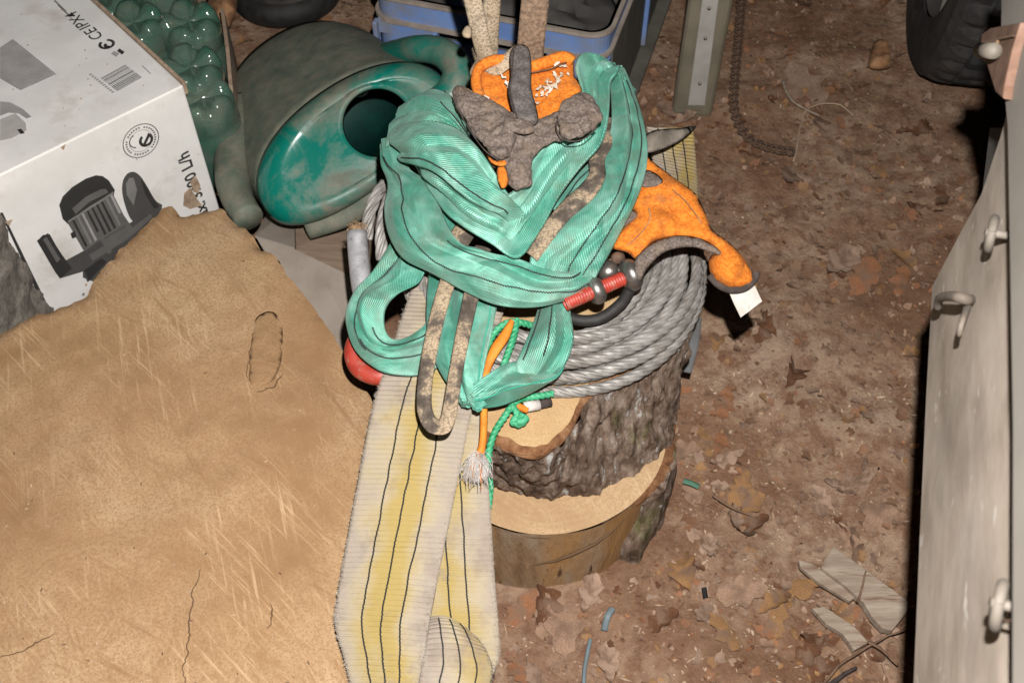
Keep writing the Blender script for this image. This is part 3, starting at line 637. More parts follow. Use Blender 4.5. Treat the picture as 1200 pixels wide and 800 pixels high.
# ------------------------------------------------------------------ green plastic bottles standing upside down
def bottle(u, v, z, tilt, label, rot):
    top = at(u, v, z); d_a = (top - A).dot(fdir); top = top + fdir * max(0, .052 - d_a); H = z - .005; ax = Vector((tilt[0], tilt[1], 1)).normalized()
    e1 = ax.orthogonal().normalized(); e2 = ax.cross(e1); V, F = [], []
    prof = [(0, -.012), (.010, -.010), (.020, -.003), (.030, .002), (.037, .001), (.0425, -.008), (.045, -.022), (.0455, -.05), (.044, -.055), (.0455, -.06), (.0455, -H * .62), (.030, -H * .82), (.014, -H * .9), (.014, -H)]
    n = 60
    for r1_, h in prof:
        for k in range(n):
            r = r1_; a = 2 * math.pi * k / n + rot; lob = .5 + .5 * math.cos(5 * a)
            w_ = max(0, 1 - abs(h - .0) / .03) * min(1, r / .02)
            r *= 1.08; rr = r * (1 - .09 * (1 - lob) ** 3 * w_); hh = h - .013 * (1 - lob) ** 2.5 * w_
            V.append(top + ax * hh + e1 * math.cos(a) * rr + e2 * math.sin(a) * rr)
    for j in range(len(prof) - 1):
        for k in range(n): F.append((j * n + k, (j + 1) * n + k, (j + 1) * n + (k + 1) % n, j * n + (k + 1) % n))
    F.append(tuple(range((len(prof) - 1) * n, len(prof) * n)))
    t = thing('bottle', top - ax * H, label, 'bottle', 'green bottles stood upside down behind the carton')
    build('bottle_body', V, F, M['pet'], t)
    cap = top - ax * (H - .012); Vc, Fc = tube_data([cap, cap - ax * .016], .0165, 16); build('screw_cap', Vc, Fc, M['black'], t)
for u, v, z, tl, lb, ro in [(152, 20, .295, (.0, -.12), 'green plastic bottle base second from the left along the white carton', .3), (219, 18, .29, (.04, -.1), 'green plastic bottle base beside the split wood at the top', .8),
                        (221, 72, .285, (.05, -.14), 'large green bottle base bulging past the white carton corner', 1.1), (226, 112, .26, (.0, -.1), 'green bottle base half hidden behind the white carton corner', .1),
                        (104, -4, .29, (0, -.1), 'leftmost green bottle base cut off by the top edge', .9), (186, -28, .29, (0, -.1), 'green bottle at the top edge behind the other bottle bases', .2)]:
    bottle(u, v, z, tl, lb, ro)
# thin card tray wall beside the bottles and split wood
sh = thing('cardboard_tray', at(258, 200, 0), 'thin brown card side of the tray that holds the green bottles', 'tray')
P = [at(258, 10, .25), at(264, 55, .25), at(268, 100, .235), at(271, 140, .20), at(270, 175, .15)]
V, F = [], []
for p in P: V += [p, Vector((p.x, p.y, 0)), p + Vector((.006, .0, 0)), Vector((p.x + .006, p.y, 0))]
for i in range(4):
    a = i * 4; F += [(a, a + 1, a + 5, a + 4), (a + 2, a + 6, a + 7, a + 3), (a, a + 4, a + 6, a + 2)]
build('tray_wall', V, F, M['card'], sh, smooth=False)
V, F = boxdata(at(243, 20, .015) + Vector((-.25, -.02, 0)), Vector((.24, 0, 0)), Vector((0, .1, 0)), UP * .004); build('tray_bottom', V, F, M['card'], sh, smooth=False)
sw = puff('split_wood', [(u, v, z) for u, v, z in [(246, -20, .10), (262, -24, .13), (276, -10, .15), (277, 12, .15), (268, 32, .13), (254, 40, .10), (246, 32, .09), (244, 10, .1)]], .045, M['splitwood'], None, 4, 60, wr=.006, base=at(260, 20, 0)); dk = thing('rubber_ring', at(335, -14, 0), 'black rubber ring lying on the earth at the top edge behind the can', 'ring')
P = [at(335, -14, .03) + Vector((.085 * math.cos(a), .085 * math.sin(a), 0)) for a in [2 * math.pi * k / 40 for k in range(41)]]
tube('ring_body', P, .03, M['black'], dk, 14, cap=False); tube('ring_rim', [p + Vector((0, 0, .024)) for p in P], .012, M['tyre'], dk, 10, cap=False)
tag(sw, 'orange brown piece of split wood behind the bottles', 'firewood')

# ------------------------------------------------------------------ green watering can lying with its top towards us
D0 = 1.60; F0 = (415, 170); kk = D0 / FPX
wc = thing('watering_can', at(380, 235, .0), 'dusty dark green watering can lying with its round opening towards us', 'watering can')
RF = ray(*F0); pv = CR * .82 + CU * .57; qv = -CR * .57 + CU * .82; c0 = ond(F0[0], F0[1], D0)
def Dring(p0, p1, q0, q1, t, n=96, sq=2.6):
    out = []; s = (D0 + t) / D0
    for k in range(n):
        a = 2 * math.pi * k / n; ca, sa = math.cos(a), math.sin(a)
        ex = sq if sa < 0 else 2.15
        x = math.copysign(abs(ca) ** (2 / ex), ca); y = math.copysign(abs(sa) ** (2 / ex), sa)
        pc, qc = (p0 + p1) / 2, q0 + (q1 - q0) * .42
        out.append(c0 + RF * t + pv * (pc + x * (p1 - p0) / 2) * kk * s + qv * (qc + y * ((q1 - qc) if y > 0 else (qc - q0))) * kk * s)
    return out
def loft(name, rings, m, parent, cap=False, solid=None, flip=False):
    n = len(rings[0]); V = [p for r in rings for p in r]; F = []
    for j in range(len(rings) - 1):
        for k in range(n): F.append((j * n + k, j * n + (k + 1) % n, (j + 1) * n + (k + 1) % n, (j + 1) * n + k))
    if cap: V.append(sum(rings[-1], Vector()) / n); F += [(( len(rings) - 1) * n + k, (len(rings) - 1) * n + (k + 1) % n, len(V) - 1) for k in range(n)]
    if flip: F = [tuple(reversed(f)) for f in F]
    return build(name, V, F, m, parent, solid=solid)
hp, hq, hr = 37, 6, 43
hole = lambda t, r: [c0 + RF * t + pv * (hp + math.cos(2 * math.pi * k / 96) * r) * kk + qv * (hq + math.sin(2 * math.pi * k / 96) * r * .98) * kk for k in range(96)]
top = [hole(.006, hr - 1), hole(.001, hr), hole(.0015, hr + 3)]
a_, b_ = hole(.002, hr + 4), Dring(-110, 114, -41, 54, .004)
for t in (.3, .6, .85): top.append([x.lerp(y, t) + CF * (.004 * math.sin(t * 3.1)) for x, y in zip(a_, b_)])
top += [b_, Dring(-119, 123, -49, 62, .010), Dring(-125, 128, -54, 68, .022), Dring(-127, 129, -55, 71, .036)]
loft('top_cover', top, M['can_top'], wc, solid=.003)
bd_ = loft('body', [Dring(-127, 129, -55, 71, .036), Dring(-128, 124, -52, 80, .06), Dring(-130, 116, -44, 106, .12), Dring(-131, 106, -34, 136, .19), Dring(-130, 100, -26, 156, .25), Dring(-125, 95, -20, 160, .275), Dring(-112, 82, -8, 150, .288), Dring(-60, 40, 30, 110, .29)], M['can_body'], wc, cap=True, solid=.003, flip=True)
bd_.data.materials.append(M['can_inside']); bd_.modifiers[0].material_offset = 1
hd = spline([ond(415, 92, 1.86), ond(445, 70, 1.78), ond(485, 58, 1.66), ond(518, 62, 1.62), ond(537, 82, 1.60), ond(532, 108, 1.60), ond(512, 130, 1.61), ond(495, 145, 1.62)], 60)
tube('handle', hd, lambda t: .034 - .014 * math.sin(math.pi * min(1, t * 1.05)) ** .6, M['can_top'], wc, 18)
sp = spline([ond(290, 130, 1.82), ond(278, 165, 1.76), ond(272, 200, 1.71), ond(278, 232, 1.67), ond(292, 256, 1.64)], 40)
tube('spout', sp, lambda t: .036 - .014 * t, M['can_body'], wc, 20)
fs = spline([ond(360, 268, 1.66), ond(410, 248, 1.66), ond(450, 218, 1.66), ond(500, 180, 1.68)], 30); tube('base_rib', fs, lambda t: .022 - .01 * abs(t - .5), M['can_body'], wc, 14)

# ------------------------------------------------------------------ opened brown cardboard box under the can
cbx = thing('cardboard_box', at(360, 330, 0), 'crushed brown cardboard box between the big log and the watering can', 'box')
def slab(name, px, m, parent, th=.004, f=None):
    P = [at(u, v, z) for u, v, z in px]; nm = geometry.normal(P)
    if nm.z < 0: P = P[::-1]; nm = -nm
    V, F = extrude_poly(P, -nm * th); return build(name, V, F, m, parent, smooth=False)
slab('lid_flap', [(300, 278, .12), (345, 292, .125), (425, 330, .13), (470, 430, .12), (420, 450, .09), (360, 380, .09)], M['cardgrey'], cbx)
slab('side_panel', [(347, 291, .12), (428, 330, .125), (448, 240, .06), (345, 235, .06)], M['card'], cbx)
slab('side_panel', [(299, 276, .118), (345, 290, .118), (346, 240, .06), (314, 248, .06)], M['cardgrey'], cbx)
V, F = boxdata(at(330, 360, .005), Vector((.17, .04, 0)), Vector((-.03, .22, 0)), UP * .05); build('box_body', V, F, M['card'], cbx, smooth=False)

# ------------------------------------------------------------------ blue crate
ck = Vector((.150, 1.440, 0)); cxv = Vector((-math.cos(R(17)), math.sin(R(17)), 0)); cyv = Vector((-cxv.y, cxv.x, 0)); cyv = cyv if cyv.y > 0 else -cyv
crt = thing('stacking_crate', ck + cxv * .2 + cyv * .3, 'dusty blue plastic stacking crate behind the straps', 'crate')
Wc, Lc, Hc = .40, .58, .285
def cp(a, b, z): return ck + cxv * a + cyv * b + UP * z
def cbox(name, a0, a1, b0, b1, z0, z1, m, bv=.002):
    V, F = boxdata(cp(a0, b0, z0), cxv * (a1 - a0), cyv * (b1 - b0), UP * (z1 - z0)); o = build(name, V, F, m, crt, smooth=False)
    if bv: bevel(o, bv)
    return o
def rim(name, z0, z1, out, m, rad=.035):
    def loop(off, z):
        L_ = []; 
        for (x, y, a0) in ((rad, rad, 180), (Wc - rad, rad, 270), (Wc - rad, Lc - rad, 0), (rad, Lc - rad, 90)):
            for k in range(8):
                a = R(a0 + 90 * k / 7); L_.append(cp(x + math.cos(a) * (rad + off), y + math.sin(a) * (rad + off), z))
        return L_
    i_ = -.006; loft(name, [loop(i_, z0), loop(out, z0), loop(out, z1), loop(i_, z1), loop(i_, z0)], m, crt)
rim('wall', .012, Hc - .07, 0, M['crate'])
rim('upper_wall', Hc - .045, Hc, -.001, M['crate']); rim('top_rim', Hc - .006, Hc, .006, M['crate_dust']); rim('lower_rim', Hc - .05, Hc - .044, .006, M['crate_dust'])
for o in bpy.data.objects:
    if o.parent == crt and o.name.startswith(('top_rim', 'lower_rim', 'wall', 'upper_wall')):
        o.data.polygons.foreach_set('use_smooth', [False] * len(o.data.polygons))
for a0, a1 in ((.012, .095), (.29, .39)): cbox('wall_panel', a0, a1, -.001, .004, Hc - .075, Hc - .045, M['crate'], 0)
cbox('side_wall', -.002, .002, .05, Lc - .05, .03, Hc - .055, M['crate_dark'], 0)
cbox('end_rib', -.010, .004, .33, .345, .03, Hc - .05, M['crate']); cbox('end_rib', .088, .096, -.012, .004, .02, Hc - .05, M['crate']); cbox('end_rib', .284, .292, -.012, .004, .02, Hc - .05, M['crate']); cbox('end_rib', .39, .398, -.012, .004, .02, Hc - .05, M['crate'])
cbox('base_flange', -.026, .0, .03, Lc, .012, .022, M['crate_dark']); cbox('base_flange', -.024, .0, .03, Lc, .0, .008, M['crate_dark']); cbox('crate_floor', .005, Wc - .005, .005, Lc - .005, .005, .012, M['crate'])
rg = random.Random(9)
for k, lb in enumerate(('dark lump of rag inside the blue crate', 'darker crumpled bag filling the back of the blue crate')):
    c = cp(.2, .18 + .24 * k, .12); V, F = [], []; n, m_ = 40, 24
    for j in range(m_ + 1):
        for i in range(n):
            th, ph = math.pi * j / m_, 2 * math.pi * i / n; d = Vector((math.sin(th) * math.cos(ph), math.sin(th) * math.sin(ph), math.cos(th)))
            V.append(c + Vector((d.x * .17, d.y * .13, d.z * .10)) * (1 + .3 * fbm(d, 2.5, 4, k)))
    for j in range(m_):
        for i in range(n): F.append((j * n + i, (j + 1) * n + i, (j + 1) * n + (i + 1) % n, j * n + (i + 1) % n))
    tag(build('crumpled_rag', V, F, M['greyplate'], None, base=c), lb, 'rag')

# ------------------------------------------------------------------ dull plastic bin beside the crate
b0 = at(826, 140, 0); bn = thing('plastic_bin', b0, 'dull olive plastic bin with a pale vertical metal strip beside the crate', 'bin')
ex = Vector((-.95, .12, 0)).normalized(); ey = Vector((.18, .98, 0)).normalized()
V, F = boxdata(b0 - ex * .012, ex * .075, ey * .32, UP * .34); bevel(build('bin_body', V, F, M['olive'], bn, smooth=False), .012, 3)
bnn = Vector((ex.y, -ex.x, 0)); bnn = bnn if bnn.y < 0 else -bnn
P = [onpl(u, v, b0 + bnn * .006, bnn) for u, v in ((806, 124), (826, 124), (846, -30), (827, -30))]
V, F = extrude_poly(P, -bnn * .004); bevel(build('metal_strip', V, F, M['strip'], bn, smooth=False), .001)
for v in (98, 45, 10):
    q0 = onpl(820 + (98 - v) * .125, v, b0 + bnn * .007, bnn); Vc, Fc = tube_data([q0 - bnn * .002, q0 + bnn * .002], .003, 10); build('rivet', Vc, Fc, M['chrome'], bn)

# ------------------------------------------------------------------ rusty chain on the ground
ch = thing('rusty_chain', at(866, 120, 0), 'rusty chain lying on the earth to the right of the bin', 'chain')
cp_ = spline([at(u, v, .02) for u, v in [(872, -40), (869, 0), (865, 50), (861, 95), (860, 125), (868, 150), (882, 165), (905, 174), (930, 178)]], 64)
lm = None
for i in range(63):
    p = (cp_[i] + cp_[i + 1]) / 2; t = (cp_[i + 1] - cp_[i]).normalized(); Lk = (cp_[i + 1] - cp_[i]).length
    if lm is None:
        P = spline([Vector((math.cos(a) * .0075, math.sin(a) * Lk * .62 * (1), 0)) for a in [2 * math.pi * k / 10 for k in range(10)]], 18, True); P.append(P[0])
        V, F = tube_data(P, .0027, 6, cap=False); lm = bpy.data.meshes.new('link'); lm.from_pydata(V, [], F); lm.materials.append(M['rust']); lm.polygons.foreach_set('use_smooth', [True] * len(lm.polygons))
    o = bpy.data.objects.new('link', lm); COL.objects.link(o); o.parent = ch; o.location = p - ch.location
    o.rotation_euler = (0, R(80) * (i % 2) + R(8), math.atan2(t.y, t.x) - R(90))
# second strand lying alongside
# ------------------------------------------------------------------ tyre and grey plate at the back right
wh = thing('wheel', at(1105, 88, 0), 'black treaded tyre standing on the earth at the top right', 'tyre')
wcn = at(1105, 84, 0) + Vector((.02, .055, .27)); axw = Vector((.985, -.17, 0)).normalized(); fwv = Vector((-axw.y, axw.x, 0)); V, F = [], []
prof = [(.16, -.075), (.20, -.085), (.245, -.083), (.262, -.072), (.270, -.05), (.272, -.034), (.272, -.03), (.272, -.026), (.272, 0), (.272, .026), (.272, .03), (.272, .034), (.270, .05), (.262, .072), (.245, .083), (.20, .085), (.16, .075)]; n = 108
for r, x in prof:
    for k in range(n):
        a = 2 * math.pi * k / n; rr = r - (.010 if (r > .262 and (k + int(abs(x) * 30)) % 3 == 0) else 0) - (.008 if abs(x) == .03 else 0)
        V.append(wcn + axw * x + fwv * math.cos(a) * rr + UP * math.sin(a) * rr)
for j in range(len(prof) - 1):
    for k in range(n): F.append((j * n + k, j * n + (k + 1) % n, (j + 1) * n + (k + 1) % n, (j + 1) * n + k))
build('tyre', V, F, M['tyre'], wh, smooth=False)
V, F = [], []
for r, x in ((.16, -.07), (.15, -.05), (.06, -.045), (.05, -.06), (.0, -.06)):
    for k in range(36): a = 2 * math.pi * k / 36; V.append(wcn + axw * x + fwv * math.cos(a) * r + UP * math.sin(a) * r)
for j in range(4):
    for k in range(36): F.append((j * 36 + k, j * 36 + (k + 1) % 36, (j + 1) * 36 + (k + 1) % 36, (j + 1) * 36 + k))
build('rim', V, F, M['greyplate'], wh)
pt = thing('grey_board', at(1135, 96, 0), 'dark grey board with a paler edge leaning against the tyre', 'board')
P = [at(1098, 78, .05), at(1162, 84, .05)]; up2 = (UP * 1 + Vector((.02, .22, 0))).normalized()
V, F = boxdata(P[0], P[1] - P[0], Vector((.02, .10, 0)), up2 * .32); bevel(build('board_face', V, F, M['greyplate'], pt, smooth=False), .003)
V, F = boxdata(P[0] - Vector((.012, .002, 0)), Vector((.011, 0, 0)), Vector((.0, .03, 0)), up2 * .32); build('board_edge', V, F, M['strip'], pt, smooth=False)
tag(puff('orange_peel', [(u, v, .02) for u, v in [(1020, 62), (1026, 48), (1038, 48), (1042, 66), (1044, 78), (1030, 82), (1018, 78)]], .02, M['splitwood'], None, 3, 40, wr=.01, base=at(1030, 70, 0)), 'small orange and tan crumpled leaf in front of the tyre', 'leaf')

# ------------------------------------------------------------------ trailer side at the right
pm = ond(1080, 600, .81); th = R(15); d_ = Vector((math.sin(th), math.cos(th), 0)); nr = Vector((-math.cos(th), math.sin(th), 0))
tr = thing('trailer_side', Vector((pm.x + .2, pm.y, 0)), 'worn pale grey painted trailer side with hooks along the right edge', 'trailer')
def tp(u, v, lift=0): return onpl(u, v, pm + nr * lift, nr)
P = [tp(*p) for p in [(1066, 900), (1070, 800), (1078, 610), (1085, 460), (1092, 335), (1121, 280), (1150, 226), (1172, 160), (1183, 120), (1183, 500), (1181, 900)]]
V, F = extrude_poly(P, -nr * .018); bevel(build('side_panel', V, F, M['panel'], tr, smooth=False), .0015)
P = [tp(u, v, .016) for u, v in [(1185, 900), (1186, 500), (1180, 150), (1172, 60), (1174, -60), (1290, -60), (1290, 900)]]
V, F = extrude_poly(P, -nr * .02); bevel(build('upper_board', V, F, M['rail'], tr, smooth=False), .0015)
P = [tp(u, v, -.05) for u, v in [(1120, 900), (1128, 420), (1160, 150), (1400, 150), (1400, 900)]]
V, F = extrude_poly(P, -nr * .02); build('inner_board', V, F, M['greyplate'], tr, smooth=False)
# rusty hinge bracket with its pin
P = [tp(u, v, .022) for u, v in [(1196, 26), (1160, 33), (1150, 40), (1149, 52), (1146, 58), (1147, 66), (1156, 76), (1166, 108), (1175, 116), (1177, 100), (1186, 58)]]
V, F = extrude_poly(P, -nr * .014); bevel(build('hinge_bracket', V, F, M['rusthinge'], tr, smooth=False), .0012)
P = [tp(u, v, .0245) for u, v in [(1150, 49), (1186, 41), (1187, 43), (1168, 47), (1166, 53), (1152, 51)]]
V, F = extrude_poly(P, -nr * .002); build('hinge_slot', V, F, M['crackc'], tr, smooth=False)
Vc, Fc = tube_data([tp(1149, 59, .028), tp(1165, 60, .028)], .0055, 12); build('hinge_pin', Vc, Fc, M['eye'], tr)
# bent hook and two rope eyes
V, F = merge([tube_data(spline([tp(1138, 352, .0), tp(1130, 350, .014), tp(1114, 347, .018), tp(1101, 350, .016), tp(1099, 362, .012)], 24), lambda t: .0044 - .0012 * t, 10), tube_data(spline([tp(1134, 358, .006), tp(1130, 370, .014), tp(1126, 382, .016), tp(1124, 394, .014)], 16), lambda t: .0028 - .0010 * t, 8)])
build('hook', V, F, M['panelhook'], tr)
def eye(u, v, ru, rv, t=.004, lean=0):
    c = tp(u, v, .011); n = 28; vx = (tp(u + ru, v, .011) - c) * 1.0 + nr * .004; vy = tp(u + lean, v - rv, .011) - c
    P = [c + vx * math.cos(2 * math.pi * k / n) + vy * math.sin(2 * math.pi * k / n) for k in range(n + 1)]
    V, F = merge([tube_data(P, t, 10, cap=False), tube_data([c + vx * .9 - nr * .014, c + vx * .9 + nr * .004], t * .9, 10)]); build('rope_eye', V, F, M['eye'], tr)
eye(1162, 274, 7.5, 18, .0030, 4); eye(1171, 709, 9, 25, .0031, 5)
sw1 = spline([tp(1176, 728, .008), tp(1192, 727, .012)], 6); tube('pin', sw1, .001, M['rust'], tr, 6)
V, F = boxdata(Vector((pm.x + .06, -.1, .60)), Vector((.9, 0, 0)), d_ * 1.2, UP * .012); build('deck', V, F, M['greyplate'], tr, smooth=False)
for k in (0, 1):
    V, F = boxdata(Vector((pm.x + .3, .15 + .7 * k, 0)), Vector((.05, 0, 0)), Vector((0, .05, 0)), UP * .6); build('support_leg', V, F, M['greyplate'], tr, smooth=False)

# ------------------------------------------------------------------ webbing tools
def ribbon(name, secs, m, parent, n=90, mw=18, bulge=.006, th=.004, stitches=(), rib=0, ribp=.0055, wr=.0, wrs=30, seed=0, sm='stitch', bfun=None, stitch_r=.0007, crease=0, fold=0):
    """woven strip from cross sections (uL, vL, zL, uR, vR, zR); real width, dome, thickness and seams"""
    Ls = spline([at(*s[:3]) for s in secs], n * 4); Rs = spline([at(*s[3:6]) for s in secs], n * 4)
    # keep the two edges in step with the sections
    def samp(side):
        P = [at(*(s[:3] if side == 0 else s[3:6])) for s in secs]; out = []; k = len(P)
        for i in range(n):
            f = i / (n - 1) * (k - 1); j = min(int(f), k - 2); t = f - j
            out.append(cr(P[max(j - 1, 0)], P[j], P[j + 1], P[min(j + 2, k - 1)], t))
        return out
    Ls, Rs = samp(0), samp(1); V, UVs, G, NN = [], [], [], []; s = 0; pm_ = None; pn = None
    for i in range(n):
        mid = (Ls[i] + Rs[i]) / 2
        if pm_ is not None: s += (mid - pm_).length
        pm_ = mid; a = max(i - 1, 0); b = min(i + 1, n - 1)
        t = ((Ls[b] + Rs[b]) - (Ls[a] + Rs[a])).normalized(); wv = Rs[i] - Ls[i]; W = wv.length
        nn = t.cross(wv).normalized()
        if pn is None:
            if nn.dot(CP - mid) < 0: nn = -nn
        elif nn.dot(pn) < 0: nn = -nn
        pn = nn; bf = bfun(i / (n - 1)) if bfun else 1
        row = []
        for k in range(mw + 1):
            x = k / mw; p = Ls[i].lerp(Rs[i], x)
            h = bulge * bf * math.sin(math.pi * x) ** .8
            if fold:
                x0 = .5 + .42 * nz(Vector((s * 9, seed * 7.1, 0)), 1.0); x1 = .5 - .5 * nz(Vector((s * 7, seed * 3.7, 5)), 1.0); fa = fold * (.65 + .9 * nz(Vector((s * 11, seed, 9)), 1.0))
                h += fa * (x / max(.08, x0) if x < x0 else (1 - x) / max(.08, 1 - x0)) - fold * .55 * max(0, 1 - abs(x - x1) / .16)
            if wr: h += wr * fbm(Vector((p.x, p.y, seed)), wrs, 3, seed) * math.sin(math.pi * min(1, max(0, x * .96 + .02))) ** .5
            if rib: h -= rib * (.75 + .9 * nz(Vector((x * 5, s * 40, seed)), 1.0)) * abs(math.cos(math.pi * s / ribp + .5 * math.sin(x * 3.1) + .5 * nz(Vector((x * 2, s * 14, seed + 3)), 1.0))) ** 5
            if crease: h += crease * (1 - 3.2 * abs(nz(Vector((x * 1.5, s * 13, seed * 3.3)), 1.0))) * math.sin(math.pi * x) ** .4
            p = p + nn * h; row.append(p); V.append(p); UVs.append((s, x * W))
        G.append(row); NN.append(nn)
    F = [(i * (mw + 1) + k, i * (mw + 1) + k + 1, (i + 1) * (mw + 1) + k + 1, (i + 1) * (mw + 1) + k) for i in range(n - 1) for k in range(mw)]
    a, b, c = V[0], V[1], V[mw + 1]
    if (b - a).cross(c - a).dot(NN[0]) < 0: F = [tuple(reversed(f)) for f in F]
    o = build(name, V, F, m, parent, uv=UVs, solid=th)
    for x in stitches:
        x, i0, i1 = x if isinstance(x, tuple) else (x, 0, 1); path = []
        for i in range(int(i0 * (n - 1)), int(i1 * (n - 1)) + 1):
            f = x * mw; k = min(int(f), mw - 1); p = G[i][k].lerp(G[i][k + 1], f - k); path.append(p + NN[i] * .0004)
        path = spline(path, max(8, len(path) * 2))
        wob = []
        for j, p in enumerate(path):
            t = (path[min(j + 1, len(path) - 1)] - path[max(j - 1, 0)]).normalized(); sd = t.cross(Vector((0, -.5, .85)))
            wob.append(p + sd * (.0007 * math.sin(j * 1.9)) + sd * .0012 * nz(p, 60, seed))
        tube('stitching', wob, lambda t_: stitch_r, M[sm], o, 5)
    return o, G, NN
def strip(name, path, wpx, m, parent, **k):
    """strip of even width along a pixel path (u, v, z[, width])"""
    secs = []
    for i, p in enumerate(path):
        a = path[max(i - 1, 0)]; b = path[min(i + 1, len(path) - 1)]; dx, dy = b[0] - a[0], b[1] - a[1]; l = math.hypot(dx, dy) or 1
        w_ = (p[3] if len(p) > 3 else wpx) / 2; nx_, ny_ = -dy / l * w_, dx / l * w_
        secs.append((p[0] + nx_, p[1] + ny_, p[2], p[0] - nx_, p[1] - ny_, p[2]))
    return ribbon(name, secs, m, parent, **k)
def fuzz(name, G, NN, parent, m, cnt, L=.004, both=True, seed=0):
    rnd = random.Random(seed); V, F = [], []
    for k in range(cnt):
        i = rnd.randrange(len(G) - 1); e = 0 if (rnd.random() < .5 and both) else -1; row = G[i]
        p = row[e].lerp(G[i + 1][e], rnd.random()); out = (row[e] - row[1 if e == 0 else -2]).normalized()
        inn = rnd.random() ** 2 * .006; p = p - out * inn + NN[i] * .0006
        d = (out * rnd.uniform(.1, 1) + NN[i] * rnd.uniform(0, .8) + Vector((rnd.uniform(-1, 1), rnd.uniform(-1, 1), rnd.uniform(-1, 1))) * .7).normalized() * L * rnd.uniform(.3, 1)
        s = d.cross(Vector((rnd.random(), rnd.random(), 1))).normalized() * .00022; b = len(V)
        V += [p - s, p + s, p + d * .6 + NN[i] * .0003 + s * .6, p + d]; F += [(b, b + 1, b + 2), (b, b + 2, b + 3)]
    return build(name, V, F, m, parent)

# ------------------------------------------------------------------ yellow lifting sling over the stump
ys = thing('yellow_sling', at(490, 600, .27), 'wide worn yellow and cream lifting sling draped over the stump', 'sling')
s1 = [(500, 290, .385, 616, 305, .385), (478, 350, .378, 592, 360, .378), (455, 420, .365, 570, 428, .365), (437, 475, .35, 553, 482, .35), (420, 560, .325, 536, 565, .33), (405, 640, .302, 520, 642, .31), (394, 705, .286, 506, 712, .298), (393, 735, .279, 501, 742, .294), (404, 775, .274, 496, 778, .29), (420, 840, .268, 488, 842, .282)]
o, G, NN = ribbon('front_run', s1, M['yellow'], ys, 760, 26, .003, .004, (.30, .505, .715), .0010, .0056, .0016, 24)
fuzz('fuzz', G, NN, o, M['fuzz'], 2600, .004, seed=1)
s2 = [(470, 440, .345, 568, 450, .345), (462, 520, .318, 569, 520, .322), (463, 600, .295, 575, 600, .30), (467, 680, .272, 580, 680, .28), (470, 735, .258, 584, 730, .268), (476, 770, .246, 585, 768, .252), (486, 800, .235, 570, 808, .235), (500, 850, .22, 550, 850, .22)]
o, G, NN = ribbon('back_run', s2, M['yellow'], ys, 640, 26, .003, .004, (.52, .705), .0010, .0056, .0016, 24, seed=2)
fuzz('fuzz', G, NN, o, M['fuzz'], 2000, .004, seed=2)
s3 = [(500, 724, .272, 545, 736, .276), (498, 738, .284, 562, 750, .286), (497, 760, .290, 573, 768, .284), (493, 785, .290, 577, 792, .274), (480, 845, .282, 562, 860, .26)]
o, G, NN = ribbon('folded_end', s3, M['yellow'], ys, 300, 24, .009, .004, ((.28, .1, 1), (.52, .1, 1), (.76, .1, 1)), .0010, .0052, .001, 24, seed=3)
fuzz('fuzz', G, NN, o, M['fuzz'], 900, .0035, seed=3)
s4 = [(758, 150, .40, 812, 150, .40), (762, 172, .37, 815, 180, .35), (768, 200, .33, 818, 215, .29), (775, 240, .27, 820, 255, .22)]
ribbon('rear_run', s4, M['yellow'], ys, 240, 20, .002, .004, (.25, .5, .75), .0013, .006, .001, 24, seed=4)
# grey felt pad behind it
fp = puff('felt_pad', [(756, 160, .42), (770, 152, .43), (800, 150, .42), (815, 147, .40), (812, 154, .40), (795, 166, .41), (775, 175, .42), (757, 178, .42)], .006, M['felt'], None, 4, 50, wr=.002, base=at(780, 165, .4)); tag(fp, 'small grey felt pad curling up behind the green sling', 'pad')

# ------------------------------------------------------------------ coil of steel wire rope
cc = at(645, 284, .385)
cab = thing('wire_rope_coil', Vector((cc.x, cc.y, .33)), 'coil of grey twisted steel wire rope lying on top of the bark log', 'wire rope')
path = []; turns = [(.186, .342), (.178, .354), (.168, .342), (.174, .368), (.160, .356), (.152, .342), (.164, .372), (.150, .366), (.141, .352), (.136, .340), (.142, .374), (.130, .362), (.122, .345), (.126, .372)]; n = 420
for k, (r, z) in enumerate(turns):
    r2, z2 = turns[min(k + 1, len(turns) - 1)]
    for i in range(n):
        a = 2 * math.pi * i / n; t = max(0, (i / n - .78) / .22); t = t * t * (3 - 2 * t)
        rr = r + (r2 - r) * t; z_ = z + (z2 - z) * t; a2 = a + R(130)
        spread = .5 + .5 * math.cos(a2 - R(-25)); rr = .152 + (rr - .152) * (.62 + .42 * spread) + .0022 * math.sin(2 * a + k * 1.7) + .003 * math.sin(a * 3 + k * 2.9)
        path.append(Vector((cc.x + rr * math.cos(a2) * 1.0, cc.y + rr * math.sin(a2), z_ + .004 * math.sin(a * 2 + k) + .006 * math.sin(a2 - 1))))
tube('rope_strands', path, .0060, M['steel'], cab, 30, lobes=6, twist=74, lobe_amp=.40)
fe = spline([at(418, 272, .385), at(420, 300, .372), at(424, 335, .36), at(430, 360, .35)], 16)
tube('ferrule', fe, lambda t: .0125, M['ferrule'], cab, 24)
rnd = random.Random(4); parts = []
for k in range(40):
    a = rnd.uniform(0, 6.3); r = rnd.uniform(0, .010); b = fe[0] + Vector((math.cos(a) * r, math.sin(a) * r * .4, 0)); dd = (fe[0] - fe[2]).normalized()
    parts.append(tube_data([b - dd * .004, b + dd * rnd.uniform(.004, .010) + Vector((rnd.uniform(-.003, .003), 0, 0)), b + dd * rnd.uniform(.006, .013) + Vector((rnd.uniform(-.006, .006), rnd.uniform(-.004, .004), 0))], .0009, 5))
V, F = merge(parts); build('wire_ends', V, F, M['rustwire'], cab)
